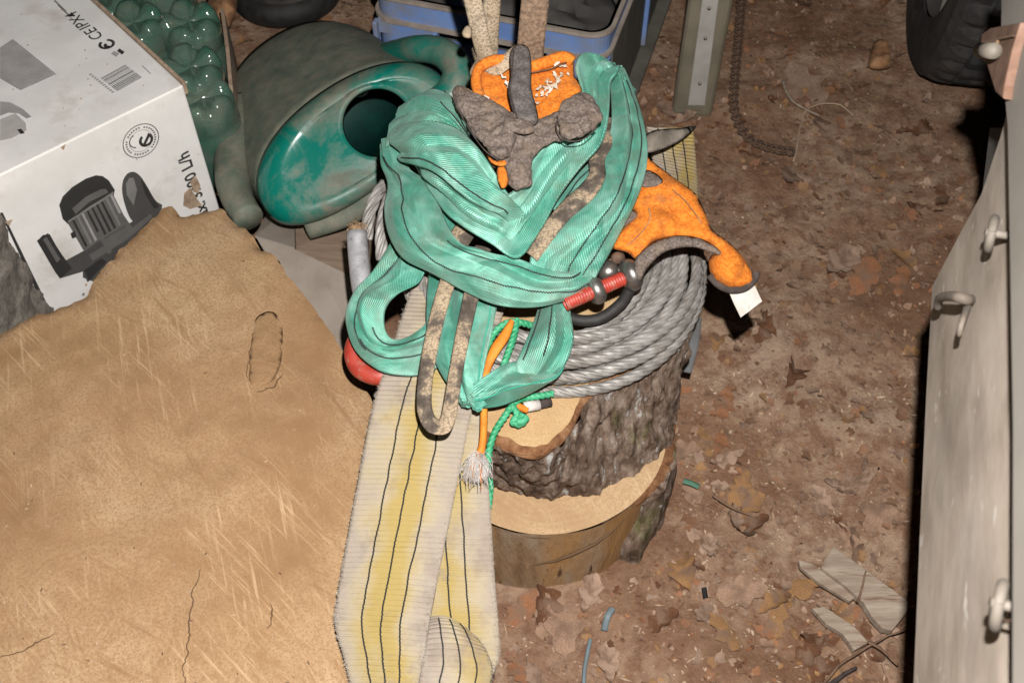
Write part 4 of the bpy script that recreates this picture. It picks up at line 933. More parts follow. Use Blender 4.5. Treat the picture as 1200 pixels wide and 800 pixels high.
tube('rope_tail', spline([at(452, 215, .40), at(440, 232, .40), at(432, 255, .39), at(430, 280, .37)], 90), .0066, M['steel'], cab, 30, lobes=6, twist=62, lobe_amp=.5)
tube('rope_tail', spline([at(462, 222, .405), at(452, 245, .40), at(447, 275, .39), at(448, 305, .37)], 90), .0066, M['steel'], cab, 30, lobes=6, twist=62, lobe_amp=.5)

# ------------------------------------------------------------------ shackles
def ell(c, ax, r, half, m, name, parent, n=28, k=16):
    ax = ax.normalized(); e1 = ax.orthogonal().normalized(); e2 = ax.cross(e1); V, F = [], []
    for j in range(k + 1):
        t = math.pi * j / k; rr = max(1e-5, r * math.sin(t) ** .8); h = -half * math.cos(t)
        for i in range(n): a = 2 * math.pi * i / n; V.append(c + ax * h + e1 * math.cos(a) * rr + e2 * math.sin(a) * rr)
    for j in range(k):
        for i in range(n): F.append((j * n + i, j * n + (i + 1) % n, (j + 1) * n + (i + 1) % n, (j + 1) * n + i))
    return build(name, V, F, m, parent)
shk = thing('steel_shackle', at(715, 345, .36), 'steel bow shackle with a red threaded pin beside the orange glove', 'shackle')
pa, pb = at(662, 356, .440), at(752, 316, .452); ax = pb - pa
ell(at(739, 322, .447), ax, .0185, .0115, M['chrome'], 'eye', shk); ell(at(698, 340, .440), ax, .0165, .0105, M['chrome'], 'eye', shk)
V, F = [], []; nt = 90
for i in range(nt):
    p = pa.lerp(at(742, 321, .449), i / (nt - 1)); r = .0080 + .0005 * math.sin(i * 1.9); e1 = ax.normalized().orthogonal(); e1.normalize(); e2 = ax.normalized().cross(e1)
    for k in range(20): a = 2 * math.pi * k / 20; V.append(p + (e1 * math.cos(a) + e2 * math.sin(a)) * r)
for i in range(nt - 1):
    for k in range(20): F.append((i * 20 + k, i * 20 + (k + 1) % 20, (i + 1) * 20 + (k + 1) % 20, (i + 1) * 20 + k))
build('threaded_pin', V, F, M['redpaint'], shk)
tube('bow', spline([at(742, 330, .435), at(728, 355, .41), at(700, 374, .395), at(668, 372, .395), at(655, 350, .40), at(690, 322, .43)], 50), .0065, M['black'], shk, 14)
ell(at(713, 318, .43), ax + Vector((0, 0, .03)), .013, .012, M['chrome'], 'nut', shk); ell(at(724, 302, .435), ax, .007, .008, M['rust'], 'nut', shk)
rs_ = thing('red_shackle', at(425, 425, .30), 'red painted shackle end poking out under the left of the green sling', 'shackle')
tube('shackle_bow', spline([at(440, 385, .365), at(420, 398, .36), at(415, 416, .355), at(424, 433, .35), at(446, 440, .35), at(465, 432, .35)], 40), .0115, M['redpaint'], rs_, 18)

# ------------------------------------------------------------------ green sling, heaped on the coil
gs = thing('green_sling', at(560, 330, .40), 'heaped teal green lifting sling with black stitched lines on top of the stump', 'sling')
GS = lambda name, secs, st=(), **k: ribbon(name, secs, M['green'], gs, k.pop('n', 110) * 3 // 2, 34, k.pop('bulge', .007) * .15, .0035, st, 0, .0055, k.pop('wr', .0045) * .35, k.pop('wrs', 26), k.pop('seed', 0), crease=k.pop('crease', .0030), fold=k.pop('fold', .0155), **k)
# left lower loop coming from under the front band and turning right
GS('left_loop', [(470, 262, .43, 520, 296, .43), (455, 288, .425, 502, 312, .43), (436, 318, .415, 490, 332, .42), (416, 340, .405, 466, 345, .412), (405, 366, .398, 452, 362, .41), (408, 392, .39, 451, 384, .405), (417, 412, .384, 458, 396, .40), (434, 428, .379, 470, 397, .396), (455, 438, .376, 484, 391, .393), (490, 440, .374, 500, 378, .392), (515, 430, .374, 512, 360, .392)], ((.30, .05, .62), (.36, .55, .95), (.78, .5, .95)), bulge=.010, wr=.005, seed=1)
# vertical band behind the camo strap
GS('hanging_band', [(505, 300, .418, 590, 325, .428), (500, 345, .408, 582, 362, .418), (500, 385, .398, 573, 405, .408), (510, 425, .388, 566, 440, .398), (532, 462, .380, 563, 462, .392), (541, 477, .370, 572, 474, .384)], ((.93, .1, .9),), bulge=.008, wr=.007, wrs=34, sm='stitchg', seed=2)
GS('bottom_band', [(541, 474, .378, 556, 450, .400), (560, 478, .374, 575, 436, .402), (585, 476, .372, 595, 425, .402), (612, 466, .374, 620, 421, .402), (640, 450, .378, 645, 420, .402), (660, 430, .385, 655, 408, .40)], ((.42, 0, .95),), bulge=.012, wr=.004, sm='stitchg', seed=3, stitch_r=.0007)
GS('right_curl', [(636, 340, .422, 668, 336, .425), (630, 362, .418, 668, 360, .422), (622, 385, .413, 672, 385, .418), (612, 408, .408, 671, 406, .41), (604, 426, .402, 660, 430, .40), (606, 440, .393, 645, 446, .388)], ((.12, .1, .75), (.50, .1, .72)), bulge=.012, wr=.004, seed=4)
# front band: from the left fold, down and across to the right
GS('front_band', [(446, 172, .465, 470, 158, .50), (446, 192, .468, 478, 195, .485), (454, 216, .468, 500, 212, .485), (450, 245, .465, 512, 238, .488), (455, 275, .46, 522, 262, .49), (472, 303, .455, 535, 280, .49), (505, 320, .452, 550, 292, .49), (545, 342, .452, 578, 297, .485), (585, 358, .450, 610, 304, .482), (630, 360, .446, 640, 316, .474), (668, 350, .44, 665, 318, .47), (694, 334, .435, 690, 308, .465)], ((.42, .08, .98), (.85, .45, .98)), bulge=.012, wr=.005, seed=5, n=150)
# right band from the top of the heap down to the front band
GS('right_band', [(715, 80, .52, 732, 80, .525), (714, 92, .518, 742, 104, .518), (716, 120, .512, 754, 140, .508), (716, 150, .508, 759, 175, .498), (706, 185, .505, 756, 205, .492), (690, 220, .500, 744, 240, .484), (665, 250, .494, 728, 272, .474), (640, 278, .488, 712, 302, .466), (622, 300, .48, 700, 322, .456), (622, 318, .468, 694, 338, .446)], ((.55, .12, .92), (.80, .1, .92)), bulge=.012, wr=.006, seed=6, n=130)
GS('tucked_band', [(640, 245, .470, 690, 260, .462), (662, 215, .474, 705, 225, .468), (690, 190, .478, 722, 200, .474), (705, 165, .48, 735, 170, .478)], ((.3, 0, 1),), bulge=.006, seed=7, n=60)
# the upper bowl: over the top at the right, under the glove, round the front and up to the left
GS('bowl_band', [(735, 110, .50, 740, 100, .50), (708, 70, .545, 728, 80, .548), (684, 62, .560, 724, 86, .552), (674, 78, .560, 716, 98, .550), (680, 102, .556, 715, 120, .546), (684, 128, .552, 712, 148, .540), (668, 150, .548, 703, 172, .532), (640, 168, .545, 680, 198, .524), (622, 190, .540, 655, 232, .510), (612, 214, .536, 635, 268, .500), (592, 230, .532, 607, 303, .492), (574, 242, .530, 575, 286, .494), (548, 230, .527, 545, 268, .496), (522, 212, .522, 522, 250, .494), (500, 196, .518, 506, 226, .49), (488, 182, .50, 494, 200, .48)], ((.42, .30, .97), (.86, .35, .80)), bulge=.012, wr=.005, seed=8, n=190)
GS('upper_band', [(470, 190, .505, 462, 150, .508), (486, 194, .524, 480, 144, .532), (505, 200, .534, 506, 142, .545), (526, 214, .538, 534, 150, .550), (548, 230, .538, 556, 168, .548), (570, 244, .534, 574, 192, .544), (586, 252, .525, 590, 222, .53), (598, 262, .505, 604, 245, .51)], ((.12, .05, .9),), bulge=.012, wr=.007, wrs=36, seed=9)
GS('fold_band', [(534, 172, .51, 556, 150, .53), (524, 152, .53, 545, 138, .542), (500, 148, .535, 536, 128, .545), (478, 152, .53, 528, 112, .545), (464, 158, .515, 508, 104, .535), (452, 172, .49, 492, 112, .51)], ((.7, .0, .5),), bulge=.010, wr=.006, wrs=40, seed=10)
GS('inner_band', [(528, 120, .515, 516, 108, .52), (540, 146, .51, 518, 140, .515), (556, 168, .505, 530, 165, .51), (572, 190, .50, 548, 190, .505)], ((.3, 0, 1), (.7, 0, 1)), bulge=.004, seed=11, n=60)
GS('rear_drop', [(478, 178, .47, 505, 190, .475), (492, 205, .468, 516, 225, .47), (512, 240, .462, 532, 262, .465), (525, 262, .455, 545, 290, .458)], ((.6, 0, 1),), bulge=.006, seed=12, n=60)

# ------------------------------------------------------------------ camouflage strap, beige braid, brown belt
cm = thing('camouflage_strap', at(515, 470, .40), 'narrow camouflage webbing strap with its loop hanging at the front', 'strap')
strip('hanging_loop', [(536, 285, .450, 20), (528, 318, .446, 19), (514, 365, .438, 18.5), (502, 420, .428, 18), (497, 462, .420, 18), (499, 485, .416, 18), (508, 499, .414, 18.5), (519, 500, .414, 18.5), (526, 486, .416, 18), (530, 462, .420, 17), (537, 420, .428, 17), (547, 370, .438, 18), (558, 320, .446, 19), (566, 290, .45, 20)], 18, M['camo'], cm, n=200, mw=12, bulge=.0028, th=.003)
strip('upper_run', [(530, 292, .462, 26), (545, 270, .466, 26), (560, 250, .468, 24), (575, 222, .475, 22), (580, 195, .48, 22), (575, 170, .485, 22)], 22, M['camo'], cm, n=70, mw=12, bulge=.003, th=.003, seed=2)
strip('upper_run', [(575, 285, .467, 24), (585, 268, .468, 24), (596, 240, .47, 22)], 22, M['camo'], cm, n=40, mw=12, bulge=.003, th=.003, seed=4)
strip('cross_run', [(622, 300, .482, 20), (640, 275, .490, 20), (662, 248, .497, 21), (690, 222, .507, 22), (700, 204, .508, 20), (700, 185, .505, 20), (713, 165, .505, 20), (716, 140, .50, 20)], 20, M['camo'], cm, n=90, mw=12, bulge=.003, th=.003, seed=3)
bbd = thing('beige_braid', at(575, 70, .5), 'pale beige braided strap hanging down to the grey glove', 'strap')
def hang(name, u0, u1, v0, z0, m, parent, zt=2.1, yoff=0, lean=0):
    a, b = at(u0, v0, z0), at(u1, v0, z0); n = 60; V, F, U = [], [], []; mw = 10; d = (b - a); nn = Vector((0, -1, 0))
    for i in range(n):
        z = z0 + (zt - z0) * (i / (n - 1)) ** 1.6
        for j in range(mw + 1):
            p = a + d * (j / mw); p.z = z; V.append(p + nn * (.004 * math.sin(math.pi * j / mw) + .01 * nz(Vector((0, 0, z)), 9, u0) - yoff) + Vector((.012 * nz(Vector((0, 0, z)), 5, u0) + lean * (z - z0), 0, 0))); U.append((z, d.length * j / mw))
    F = [(i * (mw + 1) + j, i * (mw + 1) + j + 1, (i + 1) * (mw + 1) + j + 1, (i + 1) * (mw + 1) + j) for i in range(n - 1) for j in range(mw)]
    return build(name, V, F, m, parent, uv=U, solid=.004)
hang('braid_run', 560, 581, 76, .545, M['beige'], bbd, lean=-.16); hang('braid_run', 567, 587, 62, .540, M['beige'], bbd, 2.1, -.012, .02)
strip('braid_end', [(560, 55, .545), (566, 72, .555), (580, 80, .56), (600, 66, .575), (608, 60, .578)], 17, M['beige'], bbd, n=50, mw=8, bulge=.005, th=.004)
strip('braid_end', [(563, 95, .545), (558, 85, .55), (566, 72, .552)], 16, M['beige'], bbd, n=30, mw=8, bulge=.005, th=.004)
puff('braid_knot', [(541, 38, .60), (547, 30, .60), (553, 34, .60), (552, 44, .60), (544, 44, .60)], .006, M['beige'], bbd, 2, 26)
bb = thing('brown_belt', at(630, 75, .5), 'rough brown woven belt hanging straight down behind the orange cuff', 'belt'); hang('belt_run', 614, 645, 82, .545, M['brownbelt'], bb)

# ------------------------------------------------------------------ work gloves
g1 = thing('work_glove', at(620, 150, .5), 'grey coated work glove with orange cuff crumpled on top of the heap', 'glove')
zl = lambda pts, z: [(u, v, z) for u, v in pts]
puff('cuff', zl([(557, 92), (563, 78), (578, 70), (600, 70), (602, 88), (600, 110), (606, 134), (590, 130), (574, 118), (561, 108)], .552), .007, M['orange'], g1, 3, 60, wr=.002, wrs=80)
puff('cuff', zl([(619, 80), (640, 70), (662, 64), (672, 70), (673, 88), (682, 106), (668, 116), (655, 132), (640, 146), (626, 150), (620, 112)], .556), .009, M['orange'], g1, 3, 70, wr=.003, wrs=70, seed=2)
tube('cuff_hem', spline([at(562, 112, .560), at(558, 96, .563), at(562, 80, .566), at(578, 71, .569), at(599, 71, .569)], 40), .0062, M['orange'], g1, 12)
tube('cuff_hem', spline([at(620, 80, .568), at(640, 73, .570), at(660, 67, .570), at(671, 73, .566)], 30), .0068, M['orange'], g1, 12)
tube('hem_seam', spline([at(620, 86, .5705), at(645, 81, .572), at(664, 73, .572)], 20), .0008, M['crackc'], g1, 5)
gp = []
gp.append(puff('glove_piece', [(575, 122, .570), (600, 134, .572), (625, 140, .572), (655, 130, .572), (676, 116, .572), (694, 130, .572), (684, 158, .568), (660, 164, .566), (640, 172, .564), (627, 184, .560), (624, 205, .553), (624, 218, .548), (608, 223, .546), (597, 214, .55), (592, 195, .556), (578, 180, .562), (566, 160, .566)], .011, M['grey_glove'], g1, 3, 90, wr=.0055, wrs=60, seed=3))
gp.append(puff('glove_piece', [(529, 112, .578), (534, 102, .58), (546, 101, .582), (562, 110, .583), (582, 122, .583), (604, 134, .582), (606, 158, .578), (598, 180, .572), (586, 188, .570), (570, 176, .572), (554, 156, .575), (540, 134, .577)], .012, M['grey_glove'], g1, 3, 80, wr=.0045, wrs=60, seed=4))
gp.append(puff('glove_piece', [(652, 140, .590), (656, 126, .592), (670, 114, .593), (683, 108, .593), (694, 114, .592), (706, 134, .590), (699, 148, .588), (684, 162, .586), (668, 165, .586), (656, 156, .588)], .010, M['grey_glove'], g1, 3, 60, wr=.004, wrs=60, seed=5))
puff('finger', [(597, 66, .592), (602, 55, .592), (612, 52, .592), (620, 58, .592), (623, 78, .592), (623, 104, .591), (629, 128, .588), (630, 144, .585), (612, 148, .585), (602, 134, .588), (595, 108, .590), (598, 86, .591)], .008, M['glove_back'], g1, 3, 70, wr=.004, wrs=80, seed=6)
for nm_, pts_ in (('finger_seam', [(652, 142, .594), (653, 154, .592), (664, 165, .590), (684, 163, .590), (700, 149, .592)]), ('finger_seam', [(531, 116, .582), (546, 145, .578), (566, 174, .575), (584, 188, .573)]), ('finger_seam', [(602, 60, .598), (600, 85, .598), (598, 108, .597), (606, 138, .594)])):
    tube(nm_, spline([at(*p) for p in pts_], 30), .0007, M['hem'], g1, 5)
gp.append(puff('glove_piece', zl([(590, 134), (604, 133), (624, 142), (624, 156), (606, 156), (590, 150)], .588), .007, M['grey_glove'], g1, 3, 46, wr=.003, wrs=80, seed=7))
V, F = [], []
for o in gp:
    b_ = len(V); V += [v.co + g1.location for v in o.data.vertices]; F += [tuple(i + b_ for i in p.vertices) for p in o.data.polygons]; bpy.data.objects.remove(o)
gb = build('glove_hand', V, F, M['grey_glove'], g1)
md = gb.modifiers.new('join', 'REMESH'); md.mode = 'VOXEL'; md.voxel_size = .0016; md.use_smooth_shade = True
md = gb.modifiers.new('soften', 'SMOOTH'); md.factor = .6; md.iterations = 5
for nm_, sz_, st_ in (('creases', .022, .008), ('puckers', .007, .0035)):
    tx_ = bpy.data.textures.new(nm_, 'CLOUDS'); tx_.noise_scale = sz_; tx_.noise_depth = 2
    md = gb.modifiers.new(nm_, 'DISPLACE'); md.texture = tx_; md.strength = st_; md.mid_level = .5; md.texture_coords = 'LOCAL'
puff('finger_lining', zl([(571, 182), (582, 188), (595, 184), (597, 190), (588, 195), (576, 191)], .560), .003, M['orange'], g1, 2, 36)
puff('finger_lining', zl([(584, 194), (594, 190), (597, 204), (594, 218), (587, 220), (582, 206)], .548), .006, M['orange'], g1, 2, 36)
rnd = random.Random(11); V, F = [], []
for k in range(60):
    if k < 42: t = rnd.random(); u, v, z = 622 + 38 * t + rnd.gauss(0, 3), 122 - 34 * t + rnd.gauss(0, 4.5), .5685
    else: u, v = rnd.choice(((590, 92), (595, 100), (572, 112), (660, 79), (655, 77))); u += rnd.gauss(0, 2.5); v += rnd.gauss(0, 2.5); z = .566
    c = at(u, v, z) + Vector((0, -.003, .004)); a = Vector((rnd.uniform(-1, 1), rnd.uniform(-1, 1), rnd.uniform(-.5, .5))).normalized() * rnd.uniform(.0012, .0042); b = a.cross(Vector((rnd.uniform(-.5, .5), -.6, .8))).normalized() * rnd.uniform(.0007, .0018); o_ = len(V)
    nn = a.cross(b).normalized() * .0005
    V += [c - a - b, c + a - b * .4, c + a * .8 + b, c - a * .7 + b, c - a - b - nn, c + a - b * .4 - nn, c + a * .8 + b - nn, c - a * .7 + b - nn]
    F += [(o_, o_ + 1, o_ + 2, o_ + 3), (o_ + 7, o_ + 6, o_ + 5, o_ + 4)] + [(o_ + i, o_ + 4 + i, o_ + 4 + (i + 1) % 4, o_ + (i + 1) % 4) for i in range(4)]
tag(build('wood_shavings', V, F, M['shaving'], None, smooth=False, base=at(640, 105, .56)), 'white wood shavings caught in the orange cuff', 'shavings', None, 'stuff')

g2 = thing('orange_glove', at(800, 280, .40), 'bright orange work glove with a black hem hanging over the steel rope', 'glove')
puff('glove_back', [(752, 182, .470), (768, 192, .47), (792, 210, .468), (814, 226, .464), (825, 246, .462), (834, 268, .458), (852, 282, .452), (868, 298, .444), (882, 322, .432), (878, 334, .428), (860, 338, .428), (845, 334, .43), (833, 322, .436), (831, 303, .448), (838, 294, .452), (815, 282, .458), (788, 278, .46), (764, 285, .46), (748, 304, .456), (735, 296, .458), (718, 291, .456), (716, 280, .458), (732, 264, .462), (744, 250, .464), (736, 238, .466), (748, 216, .468)], .021, M['orange'], g2, 4, 130, full=30, wr=.007, wrs=42, seed=1)
puff('palm_edge', [(742, 312, .462), (748, 298, .466), (766, 284, .47), (792, 276, .471), (820, 279, .469), (840, 290, .463), (847, 300, .458), (836, 297, .46), (815, 290, .464), (794, 291, .465), (775, 298, .464), (758, 316, .458), (750, 330, .452)], .006, M['grey_glove'], g2, 3, 70, wr=.001, wrs=60)
puff('palm_patch', [(756, 200, .482), (768, 203, .484), (777, 212, .484), (770, 218, .484), (752, 218, .482)], .003, M['grey_glove'], g2, 3, 40); puff('palm_patch', [(733, 252, .468), (742, 246, .472), (747, 253, .472), (737, 262, .47), (728, 268, .466)], .003, M['grey_glove'], g2, 2, 36)
tube('hem', spline([at(832, 322, .438), at(842, 333, .433), at(856, 339, .431), at(872, 337, .431), at(884, 327, .434), at(886, 319, .438)], 40), .0046, M['hem'], g2, 10)
lb_ = [at(853, 339, .425), at(868, 336, .426), at(883, 331, .427), at(888, 342, .42), at(893, 353, .414), at(880, 363, .41), at(868, 372, .405), at(860, 356, .414)]
V, F = extrude_poly(lb_, Vector((0, .0008, -.0008))); build('care_label', V, F, M['label'], g2, smooth=False)
tube('finger_seam', spline([at(788, 222, .482), at(802, 234, .482), at(816, 252, .478), at(822, 262, .474)], 20), .0006, M['splitwood'], g2, 5); tube('finger_seam', spline([at(735, 288, .468), at(752, 272, .476), at(762, 256, .48), at(760, 244, .482)], 20), .0007, M['splitwood'], g2, 5)

# ------------------------------------------------------------------ green rope and orange cord
rp = thing('green_rope', at(590, 480, .34), 'thin twisted green rope knotted below the green sling', 'rope')
RP = lambda pts, n=90: tube('rope_run', spline([at(*p) for p in pts], n), .0036, M['rope'], rp, 18, lobes=3, twist=330, lobe_amp=.4)
RP([(568, 425, .385), (572, 405, .392), (582, 387, .398), (596, 378, .402), (610, 378, .40), (625, 382, .39)]); RP([(606, 374, .402), (602, 395, .398), (595, 415, .392), (588, 435, .385)])
RP([(648, 461, .345), (632, 464, .348), (612, 467, .352), (600, 476, .355), (590, 490, .352), (580, 506, .348), (574, 525, .342), (571, 550, .335)])
RP([(600, 474, .358), (606, 486, .353), (601, 494, .348), (609, 497, .345), (616, 491, .346), (608, 486, .352)], 60); RP([(570, 555, .31), (574, 565, .30), (574, 580, .29), (572, 596, .285)], 40)
tube('whipped_end', spline([at(606, 494, .350), at(613, 493, .350), at(617, 489, .350)], 20), .0042, M['rope'], rp, 12, lobes=3, twist=300)
we = thing('cord_stub', at(628, 478, .33), 'short orange and white cord stub with a dark tip on the pale cut wood', 'cord')
tube('orange_part', spline([at(600, 470, .352), at(608, 476, .350), at(618, 480, .345)], 16), .0040, M['cord'], we, 10); tube('white_part', [at(614, 477, .345), at(632, 474, .343)], .0060, M['fray'], we, 14); tube('dark_tip', [at(632, 474, .343), at(646, 471, .342)], .0048, M['hem'], we, 12)
oc = thing('frayed_strap', at(570, 520, .34), 'flat orange cord with a frayed white tuft hanging beside the yellow sling', 'cord')
strip('cord_run', [(600, 376, .408, 7), (592, 392, .406, 12), (581, 408, .402, 13), (573, 425, .396, 10), (568, 442, .385, 9)], 10, M['cord'], oc, n=50, mw=8, bulge=.003, th=.002)
strip('cord_run', [(567, 465, .365, 9), (567, 490, .358, 9), (566, 515, .350, 9), (563, 530, .345, 10), (560, 540, .342, 14)], 9, M['cord'], oc, n=40, mw=8, bulge=.003, th=.002)
rnd = random.Random(8); parts = []; po = []
for k in range(520):
    b = at(561 + rnd.gauss(0, 2.5), 533 + rnd.gauss(0, 2), .346); e = at(559 + rnd.gauss(0, 8), 556 + rnd.gauss(0, 6), .334 + rnd.uniform(-.004, .014)); md = b.lerp(e, .55) + Vector((rnd.gauss(0, .003), rnd.gauss(0, .003), rnd.uniform(0, .009)))
    (parts if k % 13 else po).append(tube_data(spline([b, md, e], 7), .00034, 3, cap=False))
V, F = merge(parts); build('frayed_tuft', V, F, M['fray'], oc); V, F = merge(po); build('orange_fibres', V, F, M['cord'], oc)

# ------------------------------------------------------------------ planks, twigs and scraps on the ground
pk = thing('broken_plank', at(1010, 690, 0), 'broken grey weathered plank lying flat by the trailer', 'plank')
def board(name, px, z, th, parent):
    P = [at(u, v, z) for u, v in px]; P = P if geometry.normal(P).z > 0 else P[::-1]; V, F = extrude_poly(P, -UP * th); return bevel(build(name, V, F, M['plank'], parent, smooth=False), .001)
board('board', [(976, 640), (985, 645), (1065, 704), (1064, 715), (1046, 738), (1035, 736), (1022, 722), (1012, 705), (990, 685), (962, 664), (964, 660)], .028, .014, pk)
board('splinter', [(936, 655), (952, 660), (1004, 698), (996, 704), (960, 682), (938, 664)], .020, .008, pk)
p2 = thing('plank_piece', at(985, 735, 0), 'smaller split plank piece in front of the broken plank', 'plank')
board('board', [(952, 712), (966, 710), (1000, 732), (1018, 752), (1001, 761), (988, 742), (968, 730)], .018, .010, p2)
for nm, pts, r, lb, mm in (('twig', [(962, 802, .015), (985, 778, .02), (1010, 762, .026), (1040, 745, .03), (1062, 736, .03)], .0021, 'reddish twig lying across the smaller plank piece', 'twig'), ('twig', [(1018, 752, .03), (1035, 762, .025), (1052, 778, .02)], .0022, 'short dark twig below the plank pieces', 'twig'), ('twig', [(972, 802, .012), (988, 788, .014), (1002, 780, .012)], .0035, 'grey stick stub at the lower right ground', 'hem'), ('twig', [(1004, 706, .03), (1009, 690, .042), (1015, 668, .045)], .0018, 'thin stalk standing on the broken plank', 'twig'), ('twig', [(835, 580, .012), (860, 594, .016), (880, 604, .014)], .0022, 'thin dark twig on the earth right of the stump', 'twig'), ('twig', [(930, 190, .01), (945, 130, .012), (980, 122, .01), (1000, 135, .008)], .0018, 'pale curved stem on the dark ground near the chain', 'chip'), ('twig', [(918, 95, .012), (930, 120, .014), (960, 136, .01)], .003, 'greenish stalk on the dark ground near the chain', 'plank')):
    P = spline([at(*p) for p in pts], 24); P = [p + Vector((nz(p, 40), nz(p, 40, 3), 0)) * .003 for p in P]
    tag(tube(nm, P, lambda t, r=r: r * (1 - .4 * t), M[mm], None, 7, base=P[0].copy()), lb, 'twig')
def flatstrip(name, pts, wpx, m, lb, cat):
    o, _, _ = strip(name, pts, wpx, m, None, n=30, mw=4, bulge=.001, th=.0012); return tag(o, lb, cat)
flatstrip('blue_strip', [(684, 810, .018), (685, 785, .02), (689, 762, .02), (692, 748, .018)], 5, M['bluestr'], 'faded blue plastic strip at the bottom edge below the stump', 'strip')
flatstrip('blue_strip', [(708, 738, .018), (712, 722, .03), (718, 712, .03)], 8, M['bluestr'], 'small curled blue plastic scrap near the foot of the stump', 'strip')
flatstrip('green_scrap', [(801, 563, .018), (811, 566, .02), (819, 570, .018)], 6, M['fadedgreen'], 'tiny green plastic scrap on the earth right of the stump', 'scrap')
flatstrip('black_scrap', [(825, 688, .016), (827, 700, .017)], 6, M['black'], 'tiny black scrap on the lower ground', 'scrap')
flatstrip('grey_sheet', [(816, 372, .22), (813, 400, .17), (804, 436, .12)], 13, M['fadedgrey'], 'narrow grey blue sheet sticking out behind the bark log', 'sheet')

# ------------------------------------------------------------------ dead leaves
def leaf_data(seed):
    r = random.Random(seed); L = 1.0; n = 16; V, F = [], []; lob = r.uniform(2.6, 3.8); ph = r.uniform(0, 6); wd = r.uniform(.24, .36); cu = r.uniform(-.7, .9); cw = r.uniform(-1.2, 1.6)
    for i in range(n + 1):
        t = i / n; env = math.sin(math.pi * min(1, t * 1.02) ** .8) ** .7 if 0 < t < 1 else 0
        for s, sg in ((0, -1), (1, 0), (2, 1)):
            wl = wd * env * (.80 + .20 * math.sin(t * lob * 2 * math.pi + ph + sg * .4)) * r.uniform(.88, 1.06) if sg else 0
            wl = max(wl, .008 if sg else 0)
            x = sg * wl; y = t - .5; z = cu * (t - .5) ** 2 + cw * x * x * 2 + (.03 if sg == 0 else 0) * -1 + r.uniform(-.03, .03) * abs(sg)
            V.append((x, y + (.05 * sg * sg * math.sin(ph)), z))
    for i in range(n):
        for s in (0, 1): a = i * 3 + s; F.append((a, a + 1, a + 4, a + 3))
    V += [(-.008, -.72, .0), (.008, -.72, .0)]; F.append((len(V) - 2, len(V) - 1, 1))
    return V, F
LD = [leaf_data(k) for k in range(14)]
def blocked(x, y):
    if (x - .045) ** 2 + (y - .80) ** 2 < .19 ** 2: return True
    if x < -.12: return True
    if -.30 < x < .17 and y > 1.36: return True
    return False
leafmeshes = []
for k, (V, F) in enumerate(LD):
    me = bpy.data.meshes.new('dead_leaf'); me.from_pydata(V, [], F); me.materials.append(leafm[k % 6]); me.polygons.foreach_set('use_smooth', [True] * len(F)); leafmeshes.append(me)
rnd = random.Random(21); cnt = 0
spots = [(640, 705, .085, 2), (660, 735, .09, 1), (615, 720, .07, 0), (690, 700, .06, 3), (800, 670, .07, 4), (770, 735, .06, 2), (985, 715, .05, 4), (920, 690, .09, 4), (905, 730, .07, 4), (1030, 600, .09, 1), (1010, 640, .08, 1), (870, 590, .08, 4), (880, 620, .06, 2), (850, 505, .09, 0), (930, 440, .08, 2), (985, 310, .10, 3), (1010, 330, .09, 0), (940, 105, .13, 5), (960, 140, .08, 1), (1060, 340, .08, 0), (870, 700, .07, 1), (1000, 560, .08, 3)]
def put_leaf(x, y, s, me):
    global cnt
    o = bpy.data.objects.new('dead_leaf', me); COL.objects.link(o); o.location = (x, y, gz(x, y) + rnd.uniform(.003, .014)); o.scale = (s, s, s * rnd.uniform(.6, 1.2))
    o.rotation_euler = (rnd.gauss(0, .22), rnd.gauss(0, .22), rnd.uniform(0, 6.28))
    kd = ('reddish brown', 'tan brown', 'dark brown', 'pale tan', 'ochre yellow', 'greyish brown')[leafm.index(me.materials[0])]
    tag(o, '%s dead leaf lying in the litter on the earth' % kd, 'leaf', '%s dead leaves scattered on the earth' % kd); cnt += 1
for u, v, s, k in spots: p = at(u, v, 0); put_leaf(p.x, p.y, s, leafmeshes[(k + rnd.randrange(2) * 6) % 14])
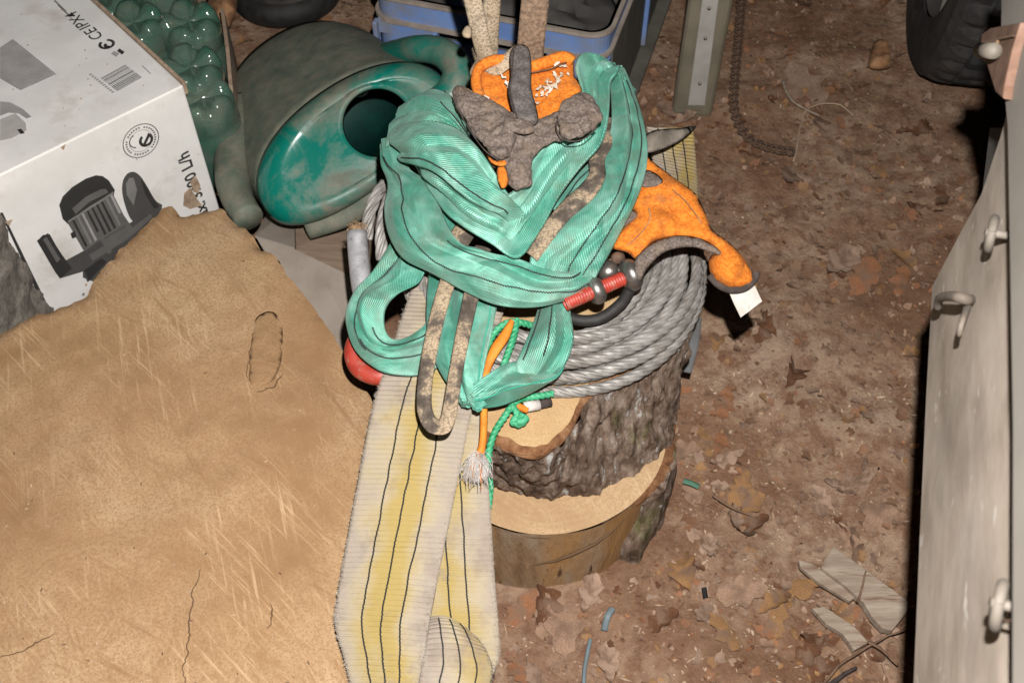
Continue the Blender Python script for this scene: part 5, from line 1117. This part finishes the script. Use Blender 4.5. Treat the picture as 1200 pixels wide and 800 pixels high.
while cnt < 150:
    u, v = rnd.uniform(570, 1180), rnd.uniform(-10, 810)
    if rnd.random() < .1: u = rnd.uniform(240, 460); v = rnd.uniform(-10, 60)
    p = at(u, v, 0)
    if blocked(p.x, p.y) and u > 470: continue
    if (u - 900) ** 2 / 170 ** 2 + (v - 470) ** 2 / 60 ** 2 < 1 and rnd.random() < .5: continue
    put_leaf(p.x, p.y, rnd.uniform(.03, .068), rnd.choice(leafmeshes))
for mi in range(6):      # crumbled litter trodden into the earth
    V, F = [], []
    for k in range(2300):
        x, y = rnd.uniform(-.45, 1.1), rnd.uniform(.35, 2.6)
        if blocked(x, y) and not (y > 1.3 and x < -.25): continue
        lv, lf = LD[rnd.randrange(14)]; s = rnd.uniform(.005, .016) if k % 4 else rnd.uniform(.016, .038); a = rnd.uniform(0, 6.28); b0_ = len(V); tx_, ty_ = rnd.gauss(0, .35), rnd.gauss(0, .35); i0 = rnd.randrange(0, 7)
        ca, sa = math.cos(a), math.sin(a); z0 = gz(x, y) + rnd.uniform(.0, .006)
        for (lx_, ly_, lz_) in lv: V.append(Vector((x + s * (lx_ * ca - ly_ * sa), y + s * (lx_ * sa + ly_ * ca), z0 + s * (lz_ + lx_ * tx_ + ly_ * ty_))))
        F += [tuple(i + b0_ for i in f) for f in lf[i0 * 2:i0 * 2 + rnd.randrange(8, 20)]]
    tag(build('leaf_litter', V, F, leafm[mi], None), 'crumbled brown leaf litter trodden into the earth', None, None, 'stuff')
V, F = [], []
for k in range(2600):
    x, y = rnd.uniform(-.1, .8), rnd.uniform(.35, 1.0) if k < 1900 else rnd.uniform(.9, 2.2)
    if blocked(x, y): continue
    a = rnd.uniform(0, 6.28); l, b = rnd.uniform(.001, .005) * (2 if rnd.random() < .08 else 1), rnd.uniform(.0006, .0019); dx, dy = Vector((math.cos(a) * l, math.sin(a) * l, rnd.gauss(0, l * .25))), Vector((-math.sin(a) * b, math.cos(a) * b, rnd.gauss(0, b * .5))); c = Vector((x, y, gz(x, y) + rnd.uniform(.001, .006))); o_ = len(V); dn = Vector((0, 0, -.0006))
    V += [c - dx, c - dy, c + dx, c + dy]; F.append((o_, o_ + 1, o_ + 2, o_ + 3))
tag(build('sawdust', V, F, M['chip'], None, smooth=False), 'pale sawdust and wood chips scattered on the earth', None, None, 'stuff')
